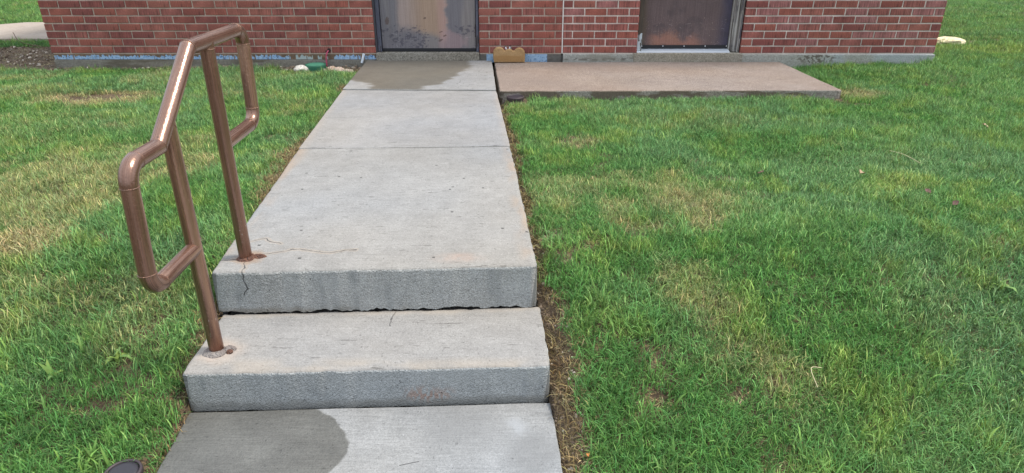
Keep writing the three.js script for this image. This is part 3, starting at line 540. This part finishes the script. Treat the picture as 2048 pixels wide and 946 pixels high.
  // broken grout and rust round the feet
  const rustM = rmat(paint(256, 256, [-0.1, -0.1, 0.1, 0.1], (x, y) => { const n = fbm(x * 60 + 9, y * 60 + 9, 4); return mix3(mix3([82, 56, 46], [120, 86, 68], n), [60, 44, 39], vn(x * 150, y * 150) > 0.7 ? 0.6 : 0); }), { bumpScale: 0.01 });
  const groutM = rmat(paint(256, 256, [-0.1, -0.1, 0.1, 0.1], (x, y) => { const n = fbm(x * 50 + 3, y * 50, 4); return mix3([112, 102, 98], [142, 137, 132], n); }), { bumpScale: 0.008 });
  const collar = (z, y, rx, rz, dx, dz, hgt, m, seed) => { const g = blob(seed, rx, hgt, rz, 0.28, 4), ps = g.attributes.position, uv = g.attributes.uv; for (let i = 0; i < ps.count; i++) uv.setXY(i, ps.getX(i), ps.getZ(i)); const o = mesh('grout_collar', g, m, H); const q = p(z + dz, y); o.position.set(q.x + dx, q.y, q.z); };
  collar(-2.235, TOP - 0.001, 0.036, 0.033, 0.002, 0.004, 0.012, rustM, 3); collar(-2.235, TOP - 0.001, 0.034, 0.018, 0.04, -0.008, 0.010, rustM, 5);
  collar(-1.885, TREAD - 0.001, 0.038, 0.034, -0.004, 0.010, 0.011, groutM, 7); collar(-1.885, TREAD, 0.022, 0.018, 0.042, -0.002, 0.013, groutM, 9); collar(-1.885, TREAD, 0.012, 0.012, 0.048, 0.012, 0.010, rustM, 10);
}

// ---------------------------------------------------------------- small things by the wall
{ // scalloped edging block, three rounded lobes
  const s = new THREE.Shape(); s.moveTo(-0.135, 0); s.lineTo(0.14, 0); s.quadraticCurveTo(0.146, 0.03, 0.142, 0.075);
  s.absarc(0.095, 0.078, 0.046, -0.05, 2.65, false); s.absarc(0.0, 0.066, 0.046, 0.7, 2.45, false); s.absarc(-0.092, 0.08, 0.05, 0.45, 3.1, false); s.lineTo(-0.142, 0.04); s.closePath();
  const g = new THREE.ExtrudeGeometry(s, { depth: 0.02, bevelEnabled: true, bevelSize: 0.012, bevelOffset: -0.007, bevelThickness: 0.018, bevelSegments: 6, curveSegments: 20 });
  g.translate(0, 0.005, -0.01);
  const m = rmat(paint(512, 256, [-0.2, -0.02, 0.2, 0.14], (x, y) => { const n = fbm(x * 30, y * 30, 4), k = (vn(x * 400, y * 400) - 0.5) * 22; let c = mix3([150, 118, 78], [176, 144, 103], n).map(q => q + k); const st = smooth(0.064, 0.05, y + 0.03 * (fbm(x * 25, y * 12, 3) - 0.5)); c = mix3(c, [148, 112, 68], 0.7 * st); return c; }), { bumpScale: 0.004 });
  const o = tag(mesh('edging_block', g, m), 'tan scalloped edging block with three rounded lobes standing on the pad', 'edging block'); o.position.set(-0.028, TOP, -6.298); o.rotation.x = -0.06;
}
{ // small ornament behind it: two pale ears rimmed in black
  const o = tag(group('garden_ornament', scene, -0.035, TOP, -6.342), 'small white ornament with two upright dark rimmed ears behind the tan edging block', 'ornament');
  const wh = std({ color: 0xd8cfd2, roughness: 0.6 }), bl = std({ color: 0x1b1720, roughness: 0.6 });
  mesh('body', new THREE.LatheGeometry([[0.0, 0.0], [0.022, 0.0], [0.024, 0.04], [0.02, 0.085], [0.012, 0.105], [0, 0.11]].map(q => new THREE.Vector2(...q)), 20).scale(1, 1, 0.7), wh, o);
  for (const [dx, t] of [[-0.02, 0.42], [0.018, -0.12]]) {
    const ear = mesh('ear', new THREE.SphereGeometry(1, 16, 12).scale(0.011, 0.027, 0.006).translate(0, 0.018, 0), bl, o); ear.position.set(dx * 0.6, 0.1, 0); ear.rotation.z = t;
    mesh('inner_ear', new THREE.SphereGeometry(1, 16, 12).scale(0.0085, 0.023, 0.005).translate(0, 0.016, 0.0025), wh, ear);
  }
}
const wallFace = WALL + 0.006;
{ // wires dangling from a dark hole
  const o = tag(group('wire_bundle', scene, -1.72, 0.30, wallFace), 'pink wires hanging out of a dark hole in the brick base', 'wire');
  const pk = std({ color: 0xc2506e, roughness: 0.5 }), V = (x, y, z) => new THREE.Vector3(x, y, z);
  for (const k of [0, 1]) mesh('wire', new THREE.TubeGeometry(new THREE.CatmullRomCurve3([V(0.008 + k * 0.006, 0.112, 0.0), V(0.0 + k * 0.007, 0.106, 0.012), V(-0.014 + k * 0.008, 0.075, 0.02), V(-0.02 + k * 0.008, 0.03, 0.018), V(-0.022 + k * 0.006, -0.03, 0.018)]), 24, 0.0032, 8), pk, o);
  const hole = blob(21, 0.014, 0.02, 0.006, 0.5, 2); mesh('opening', hole, std({ color: 0x2c2423, roughness: 1 }), o).position.set(0.012, 0.112, -0.002);
  const h2 = blob(23, 0.012, 0.007, 0.006, 0.5, 2); mesh('opening', h2, std({ color: 0x2c2423, roughness: 1 }), o).position.set(-0.008, 0.104, -0.001);
}
{ // white pipe stub and its dark gap
  const g = new THREE.CylinderGeometry(0.011, 0.011, 0.085, 20, 1, true); const o = tag(mesh('pipe_stub', mergeGeometries([g, new THREE.TorusGeometry(0.0105, 0.002, 6, 20).rotateX(Math.PI / 2).translate(0, 0.0425, 0)]), std({ color: 0xdfe6ee, roughness: 0.5 })), 'short white pipe stub leaning against the base left of the left door', 'pipe');
  o.position.set(-1.395, 0.342, WALL + 0.02); o.rotation.z = -0.3;
}
{ // round green valve box, lid slightly raised
  const o = tag(group('valve_box', scene, -1.815, 0.275, -6.25), 'round green valve box with a green lid by the wall footing', 'valve box');
  const gm = std({ color: 0x2f6b52, roughness: 0.6 }), gl = std({ color: 0x4d8f73, roughness: 0.55 });
  mesh('rim', new THREE.LatheGeometry([[0.086, -0.05], [0.09, -0.02], [0.094, 0.02], [0.094, 0.032], [0.086, 0.034], [0.084, 0.026]].map(q => new THREE.Vector2(...q)), 40), gm, o);
  mesh('lid', new THREE.LatheGeometry([[0, 0.034], [0.03, 0.035], [0.075, 0.033], [0.083, 0.030], [0.083, 0.02]].map(q => new THREE.Vector2(...q)), 40), gl, o);
}
function stone(x, y, z, rx, ry, rz, seed, col, label, cat = 'rock', grp) {
  const t = std({ map: paint(96, 96, [-1, -1, 1, 1], (u, v) => { const n = fbm(u * 9 + seed, v * 9, 4), k = (n - 0.5) * 90 + (vn(u * 40, v * 40) - 0.5) * 40; return col.map(c => c + k); }, { wrap: true }), roughness: 0.95 });
  const g = blob(seed, rx, ry, rz, 0.3, 5), p = g.attributes.position, uv = g.attributes.uv; for (let i = 0; i < p.count; i++) uv.setXY(i, p.getX(i) / rx, (p.getZ(i) + p.getY(i)) / rz);
  const o = tag(mesh('rock', g, t), label, cat, grp); o.position.set(x, y, z); return o;
}
stone(-1.93, 0.272, -6.17, 0.062, 0.035, 0.045, 2, [206, 200, 188], 'chalky white rock left of the green valve box');
stone(-1.66, 0.268, -6.2, 0.048, 0.03, 0.04, 5, [176, 152, 132], 'brown stone touching the right rim of the green valve box');
stone(-1.585, 0.266, -6.17, 0.052, 0.028, 0.04, 9, [186, 166, 150], 'pinkish grey stone in the middle of the rubble by the footing');
stone(-1.5, 0.262, -6.13, 0.05, 0.024, 0.034, 13, [178, 160, 146], 'flat stone nearest the walkway among the rubble by the footing');
stone(4.83, 0.3, -7.62, 0.23, 0.055, 0.12, 17, [206, 194, 160], 'smooth pale cream stone in the grass past the right end of the building');
{ // low sprinkler caps
  const cap = (x, y, z, r, label) => {
    const o = tag(group('sprinkler_cap', scene, x, y, z), label, 'sprinkler', 'black sprinkler caps');
    mesh('housing', new THREE.LatheGeometry([[r * 0.9, -0.08], [r * 0.94, -0.01], [r, 0.0], [r, 0.012], [r * 0.97, 0.017], [r * 0.86, 0.018], [r * 0.84, 0.012]].map(q => new THREE.Vector2(...q)), 40), std({ color: 0x3a3034, roughness: 0.55 }), o);
    mesh('cap', new THREE.LatheGeometry([[0, 0.0185], [r * 0.55, 0.0185], [r * 0.7, 0.0165], [r * 0.8, 0.014], [r * 0.82, 0.006]].map(q => new THREE.Vector2(...q)), 40), std({ color: 0x2b2930, roughness: 0.5 }), o);
  };
  cap(0.025, 0.27, -5.03, 0.066, 'black round sprinkler cap against the front corner of the pad');
  cap(-1.117, 0.004, -1.452, 0.052, 'dark round sprinkler cap in the grass left of the lowest slab');
}
{ // bent twig by the left corner
  const V = (x, y, z) => new THREE.Vector3(x, y, z);
  tag(mesh('twig', new THREE.TubeGeometry(new THREE.CatmullRomCurve3([V(-5.75, 0.36, -7.95), V(-5.45, 0.31, -7.6), V(-4.95, 0.30, -7.25), V(-4.45, 0.28, -7.0)]), 30, 0.004, 5), std({ color: 0x5a4a38, roughness: 1 })), 'thin bent twig lying on the soil beside the left corner of the building', 'twig');
}

// ---------------------------------------------------------------- lawn
const inPad = (x, z) => z < -5.09 && x > edgeR(z) - 0.05 && x < 2.56;
const inHouse = (x, z) => z < WALL + 0.04 && z > WALL - 6.25 && x > XL - 0.03 && x < XR + 0.03;
const inPath = (x, z) => x < -4.3 && z < -7.9 && z > -9.5 && !(x < -6.85 && z < -8.95);
const ell = (x, z, cx, cz, rx, rz, j = 0.5) => smooth(1.25, 0.55, Math.hypot((x - cx) / rx, (z - cz) / rz) + j * (fbm(x * 5 + cx, z * 5, 3) - 0.5) * 2);
function dryness(x, z) { // 0 lush, 1 straw
  let d = 0.10 + 0.36 * smooth(0.5, 0.72, fbm(x * 1.9 + 2, z * 1.9 + 7, 4)) * (x > 0.9 ? 0.45 : 1);
  d = Math.max(d, 0.58 * ell(x, z, -2.35, -3.15, 0.85, 0.75, 0.7), 0.8 * ell(x, z, -2.0, -2.48, 0.22, 0.12), 0.75 * ell(x, z, -3.2, -5.05, 0.55, 0.28), 0.5 * ell(x, z, -2.1, -3.75, 0.5, 0.35), 0.35 * ell(x, z, -3.2, -4.2, 0.9, 0.6));
  d = Math.max(d, 0.6 * ell(x, z, 0.76, -2.85, 0.34, 0.3, 0.8), 0.5 * ell(x, z, 0.7, -2.15, 0.2, 0.25), 0.5 * ell(x, z, 0.8, -1.8, 0.25, 0.25), 0.55 * ell(x, z, 0.4, -3.9, 0.18, 0.2), 0.3 * ell(x, z, 1.98, -3.15, 0.26, 0.18), 0.33 * ell(x, z, 1.25, -4.4, 0.7, 0.3), 0.65 * ell(x, z, 2.75, -5.2, 0.25, 0.2), 0.25 * ell(x, z, 5.2, -7.0, 1.4, 0.25));
  d *= 1 - 0.75 * ell(x, z, -1.55, -1.55, 0.6, 0.35); d *= 1 - 0.7 * ell(x, z, 0.62, -1.45, 0.35, 0.4); d *= 1 - 0.6 * ell(x, z, -1.5, -3.0, 0.2, 0.5);
  return clamp(d * 0.85);
}
function bare(x, z) { // 1 where the soil shows
  let b = Math.max(0.9 * ell(x, z, -3.25, -5.12, 0.3, 0.1, 0.7), 0.55 * ell(x, z, 0.72, -2.02, 0.1, 0.12, 0.8), 0.4 * ell(x, z, 0.82, -1.72, 0.14, 0.1, 0.8), 0.35 * ell(x, z, 0.75, -2.75, 0.22, 0.16, 0.9));
  if (x < XL + 0.5) b = Math.max(b, smooth(-6.12, -6.36, z + 0.3 * (fbm(x * 3, z * 3, 3) - 0.5)) * smooth(-7.55, -7.35, z) * smooth(-6.4, -5.6, x) * 1.1);
  if (x > -4.4 && x < -1.3) b = Math.max(b, smooth(x > -2.15 ? -6.04 : -6.2, x > -2.15 ? -6.12 : -6.28, z + 0.12 * (fbm(x * 4, 2, 3) - 0.5)) * (x > -2.3 ? 1 : 0.8));
  b = Math.max(b, 0.5 * smooth(0.66, 0.74, fbm(x * 4 + 11, z * 4, 3)));
  return clamp(b);
}
function blades(seed, n, rad, len, wid, lean, o = {}) {
  const r = rng(seed), P = [], C = [], I = [];
  for (let b = 0; b < n; b++) {
    const a = r() * 6.283, q = Math.sqrt(r()) * rad, bx = Math.cos(a) * q, bz = Math.sin(a) * q, h = len * (0.55 + 0.75 * r()), w = wid * (0.7 + 0.6 * r()) / 2, dir = r() * 6.283, ln = lean * (0.25 + 1.1 * r()), tw = dir + Math.PI / 2 + (r() - 0.5) * 1.2;
    const straw = r() < (o.straw ?? 0.08), k = o.even ? 0.75 + 0.35 * r() : 0.6 + 1.0 * Math.pow(r(), 1.5), sm = o.strawMul ?? [2.2, 1.5, 1.9], col = straw ? sm.map(q => q * k) : [k * (0.9 + 0.3 * r()), k, k * (0.85 + 0.4 * r())], s0 = P.length / 3;
    let x = bx, y = 0.0, z = bz, el = Math.PI / 2 - ln * 0.35; const S = 3;
    for (let s = 0; s <= S; s++) {
      const ww = w * [1, 1, 0.72, 0.05][s], dx = Math.cos(tw) * ww, dz = Math.sin(tw) * ww;
      if (s < S) { P.push(x - dx, y, z - dz, x + dx, y, z + dz); C.push(...col, ...col); } else { P.push(x, y, z); C.push(...col); }
      const e = el; x += Math.cos(e) * Math.cos(dir) * h / S; z += Math.cos(e) * Math.sin(dir) * h / S; y += Math.sin(e) * h / S; if (y < 0.004) y = 0.004; el -= ln * 0.6;
    }
    I.push(s0, s0 + 1, s0 + 2, s0 + 1, s0 + 3, s0 + 2, s0 + 2, s0 + 3, s0 + 4, s0 + 3, s0 + 5, s0 + 4, s0 + 4, s0 + 5, s0 + 6);
  }
  const g = new THREE.BufferGeometry(); g.setAttribute('position', new THREE.Float32BufferAttribute(P, 3)); g.setAttribute('color', new THREE.Float32BufferAttribute(C, 3)); g.setIndex(I); g.computeVertexNormals(); return g;
}
{
  const kinds = {
    green: [11, 12, 13, 14].map(s => blades(s, 34, 0.036, 0.037, 0.0022, 1.0)),
    tall: [21, 22].map(s => blades(s, 24, 0.034, 0.06, 0.0024, 1.05, { straw: 0.05 })),
    dry: [31, 32, 33].map(s => blades(s, 26, 0.04, 0.04, 0.0023, 1.45, { straw: 0.3, strawMul: [1.5, 1.4, 1.4] })),
    leafy: [61, 62].map(s => blades(s, 7, 0.012, 0.055, 0.014, 1.35, { straw: 0.0, even: true })),
    broad: [41, 42].map(s => blades(s, 9, 0.034, 0.062, 0.0056, 1.1, { straw: 0.0, even: true })),
    straw: [51, 52].map(s => blades(s, 18, 0.045, 0.065, 0.0025, 1.55, { straw: 0 })),
  };
  const lots = {}; const r = rng(2024);
  const put = (kind, v, x, z, y, sc, sy, col) => { const k = kind + v; (lots[k] ??= { kind, v, m: [], c: [] }); const q = new THREE.Quaternion().setFromEuler(new THREE.Euler((r() - 0.5) * 0.35, r() * 6.283, (r() - 0.5) * 0.35)); lots[k].m.push(new THREE.Matrix4().compose(new THREE.Vector3(x, y, z), q, new THREE.Vector3(sc, sc * sy, sc))); lots[k].c.push(col); };
  const LUSH = [0.105, 0.275, 0.06], MID = [0.165, 0.345, 0.10], BLUE = [0.165, 0.325, 0.135], YEL = [0.27, 0.42, 0.095], OLIVE = [0.34, 0.36, 0.15], STRAW = [0.48, 0.4, 0.22], RUSSET = [0.29, 0.2, 0.09];
  const bands = [[0.4, -1.0, 0.05, 1], [-1.0, -3.2, 0.0225, 1], [-3.2, -4.8, 0.026, 1], [-4.8, -7, 0.03, 1.0], [-7, -10, 0.045, 1.1], [-10, -17, 0.065, 1.3]];
  for (const [za, zb, step, sc0] of bands) for (let z = za; z > zb; z -= step) {
    const half = Math.max(2.2, 0.86 * (-z) * 1.0 + 1.3);
    for (let X = -half; X < half; X += step) {
      const x = X + (r() - 0.5) * step * 1.3, zz = z + (r() - 0.5) * step * 1.3, dR = x - edgeR(zz), dL = edgeL(zz) - x;
      if ((dR < 0.012 && dL < 0.012) || inPad(x, zz) || inHouse(x, zz) || inPath(x, zz) || Math.hypot(x + 1.117, zz + 1.452) < 0.062 || Math.hypot(x - 0.02, zz + 5.02) < 0.12 || Math.hypot(x + 1.815, zz + 6.262) < 0.11) continue;
      const bz = bare(x, zz), y = lawnY(x, zz) - 0.004, n1 = fbm(x * 2.6 + 31, zz * 2.6, 3), n2 = fbm(x * 9 + 5, zz * 9 + 3, 3), n3 = fbm(x * 1.1 + 70, zz * 1.1 + 9, 3), br = 0.72 + 0.56 * r();
      // dead strip along the right edge of the walk, thinner one on the left
      const wR = 0.04 + 0.06 * fbm(zz * 3 + 2, 6, 3) + (zz > -2.3 ? 0.02 : 0) + 0.03 * (r() - 0.5), wL = 0.015 + 0.08 * smooth(0.5, 0.7, fbm(zz * 2.2 + 8, 2, 3)) + 0.1 * Math.exp(-((zz + 3.75) ** 2) / 0.15) + 0.04 * Math.exp(-((zz + 1.95) ** 2) / 0.08);
      const edge = zz > -5.1 && dR > 0 && dR < wR, edgeLft = dL > 0 && dL < wL * (0.5 + r());
      if (edge || edgeLft) {
        const keep = edge ? (zz > -2.35 ? 0.6 : 0.85) * (dR < 0.04 ? 0.15 : 1) : 0.75; if (r() > keep) continue;
        const c = mix3(mix3(OLIVE, RUSSET, 0.3 + 0.7 * r()), STRAW, r() * (zz > -2.4 ? 0.6 : 0.35)).map(v => v * 0.8); put(r() < 0.65 ? 'straw' : 'dry', r() < 0.5 ? 0 : 1, x, zz, y, sc0 * (0.7 + 0.5 * r()), 0.85, c.map(v => v * br)); continue;
      }
      if (r() < bz) { if (r() < 0.08) put('straw', r() < 0.5 ? 0 : 1, x, zz, y, sc0 * 0.7, 0.6, mix3(OLIVE, STRAW, r()).map(v => v * br)); continue; }
      const d = clamp(dryness(x, zz) + (r() - 0.5) * 0.3);
      let c = mix3(mix3(LUSH, MID, smooth(0.35, 0.65, n1)), BLUE, 0.5 * smooth(0.5, 0.7, n3)); c = mix3(c, YEL, smooth(0.54, 0.76, n2) * 0.65); c = mix3(c, YEL, 0.8 * Math.max(0.8 * ell(x, zz, 5.2, -7.15, 1.6, 0.3, 0.6), 0.9 * ell(x, zz, 1.98, -3.15, 0.26, 0.18, 0.6)));
      c = mix3(c, LUSH, 0.8 * Math.max(ell(x, zz, -1.5, -1.5, 0.65, 0.45), ell(x, zz, 0.55, -1.5, 0.35, 0.45)));
      c = mix3(c, d > 0.55 ? mix3(OLIVE, STRAW, smooth(0.55, 1, d)) : OLIVE, smooth(0.2, 0.6, d));
      const tall = smooth(0.45, 0.7, fbm(x * 2.2 + 50, zz * 2.2 + 12, 3)) * (1 - d), near = zz > -2.2;
      let kind = d > 0.45 && r() < d ? 'dry' : r() < (near ? 0.14 : 0.06) + (near ? 0.5 : 0.36) * tall ? 'tall' : 'green'; if (r() < (near ? 0.055 : 0.02) * (1 - d)) kind = 'broad';
      const v = Math.floor(r() * kinds[kind].length); if (kind === 'broad') c = mix3(c, YEL, 0.35);
      if (near && r() < 0.004 * (1 - d) * smooth(0.4, 0.6, n3)) { put('leafy', r() < 0.5 ? 0 : 1, x, zz, y + 0.012, 0.7 + 0.6 * r(), 1, mix3(MID, YEL, 0.3 + 0.7 * r())); }
      put(kind, v, x, zz, y, sc0 * (0.75 + 0.5 * r()), (0.35 + 0.6 * n1 + 0.75 * n2) * (d > 0.5 ? 0.8 : 1), c.map(q => q * br));
    }
  }
  const gm = new THREE.MeshPhysicalMaterial({ vertexColors: true, roughness: 0.7, specularIntensity: 0.35, transmission: 0.3, thickness: 0, side: THREE.DoubleSide });
  const names = { green: ['lawn_grass', 'short green mown grass covering the lawn'], tall: ['tall_grass', 'longer green grass blades standing in the lawn'], dry: ['dry_grass', 'dry olive and straw coloured patches of grass in the lawn'], broad: ['broad_grass', 'broad bladed bright green grass scattered in the lawn'], leafy: ['broadleaf_weed', 'small broad leaved weeds scattered in the near lawn'], straw: ['straw', 'dead straw along the edges of the walkway'] };
  let total = 0;
  for (const L of Object.values(lots)) {
    const im = new THREE.InstancedMesh(kinds[L.kind][L.v], gm, L.m.length); im.name = numbered(names[L.kind][0]); im.castShadow = im.receiveShadow = true; const col = new THREE.Color();
    L.m.forEach((m, i) => { im.setMatrixAt(i, m); im.setColorAt(i, col.setRGB(...L.c[i])); }); tag(im, names[L.kind][1], L.kind === 'straw' ? 'straw' : 'grass', null, 'stuff'); scene.add(im); total += L.m.length;
  }
  console.log('tufts', total);
  // gravel and clods in the bare soil
  const peb = blob(77, 1, 0.6, 0.9, 0.4, 1), pm = std({ roughness: 1 }), ms = [], cs = [];
  for (let i = 0; i < 5200; i++) {
    let x, z; if (i < 2200) { x = -4.25 - r() * 1.9; z = -6.4 - r() * 1.2; } else if (i < 3700) { x = -4.3 + r() * 2.95; z = -6.2 - r() * 0.16; } else { z = -1.0 - r() * 4; x = edgeR(z) + 0.005 + r() * 0.09; }
    if (i < 2200 && r() > bare(x, z)) continue; const s = 0.003 + 0.010 * Math.pow(r(), 4) * (i < 3700 ? 1.4 : 0.5), k = 0.5 + r() * 0.7, pale = r() < 0.16;
    ms.push(new THREE.Matrix4().compose(new THREE.Vector3(x, lawnY(x, z) + s * 0.3, z), new THREE.Quaternion().setFromEuler(new THREE.Euler(r() * 6, r() * 6, r() * 6)), new THREE.Vector3(s, s, s))); cs.push(pale ? [0.5 * k, 0.44 * k, 0.36 * k] : [0.2 * k, 0.15 * k, 0.105 * k]);
  }
  const im = new THREE.InstancedMesh(peb, pm, ms.length); im.name = 'gravel'; const col = new THREE.Color(); ms.forEach((m, i) => { im.setMatrixAt(i, m); im.setColorAt(i, col.setRGB(...cs[i])); });
  im.castShadow = im.receiveShadow = true; tag(im, 'small stones and crumbs of soil in the bare earth', 'gravel', null, 'stuff'); scene.add(im);
}
// fallen leaves and single stems
{
  const leafGeo = seed => { const r = rng(seed), P = [], I = [], n = 7, L = 0.05, U = []; for (let i = 0; i <= n; i++) { const t = i / n, w = 0.016 * Math.sin(Math.PI * Math.pow(t, 0.75)) * (0.8 + 0.4 * r()), cy = 0.012 * Math.sin(t * 3 + seed) + 0.006 * r(); P.push(-w, cy + 0.007 * r() + w * 0.5, (t - 0.5) * L, 0, cy, (t - 0.5) * L, w, cy + 0.007 * r() + w * 0.4, (t - 0.5) * L); U.push(0, t, 0.5, t, 1, t); if (i) { const a = (i - 1) * 3, b = i * 3; I.push(a, b, a + 1, a + 1, b, b + 1, a + 1, b + 1, a + 2, a + 2, b + 1, b + 2); } } const g = new THREE.BufferGeometry(); g.setAttribute('position', new THREE.Float32BufferAttribute(P, 3)); g.setAttribute('uv', new THREE.Float32BufferAttribute(U, 2)); g.setIndex(I); g.computeVertexNormals(); return g; };
  const leaf = (x, z, s, col, seed, label, lift = 0.035) => { const m = tag(mesh('fallen_leaf', leafGeo(seed), std({ color: new THREE.Color(...col), roughness: 0.9 })), label, 'leaf', 'fallen leaves on the lawn'); m.scale.setScalar(s * 0.65); m.position.set(x, lawnY(x, z) + lift, z); m.rotation.set(0.2, seed * 2.1, 0.15); };
  leaf(1.788, -3.226, 1.5, [0.36, 0.25, 0.16], 1, 'crumpled tan leaf on the right lawn below the pale grass stripe');
  leaf(1.29, -3.28, 1.0, [0.16, 0.09, 0.07], 2, 'small dark brown leaf on the right lawn, nearest the walkway of the leaves');
  leaf(1.981, -2.968, 1.2, [0.15, 0.075, 0.07], 3, 'dark reddish leaf just below the pale stripe on the right lawn');
  leaf(2.007, -2.8, 1.1, [0.13, 0.07, 0.06], 4, 'dark brown leaf lowest at the right side of the lawn');
  leaf(3.03, -4.165, 1.4, [0.42, 0.29, 0.2], 5, 'pale tan leaf farthest out at the right edge of the lawn');
  leaf(0.227, -1.527, 0.5, [0.55, 0.2, 0.06], 6, 'tiny orange leaf in the dead straw beside the lowest slab', 0.03);
  const V = (x, z, h) => new THREE.Vector3(x, lawnY(x, z) + h, z), pale = std({ color: new THREE.Color(0.5, 0.44, 0.27), roughness: 0.9 });
  const stem = (a, b, c, label) => tag(mesh('straw_stem', new THREE.TubeGeometry(new THREE.CatmullRomCurve3([a, b, c]), 12, 0.0014, 5), pale), label, 'stem', 'dry stems on the lawn');
  stem(V(2.115, -3.589, 0.05), V(2.14, -3.49, 0.06), V(2.178, -3.391, 0.045), 'long pale dry stem above the pale stripe on the right lawn');
  stem(V(1.03, -1.83, 0.035), V(0.985, -1.81, 0.05), V(0.99, -1.755, 0.03), 'short curved dry stem near the bare spots on the right lawn');
}
renderer.render(scene, camera);
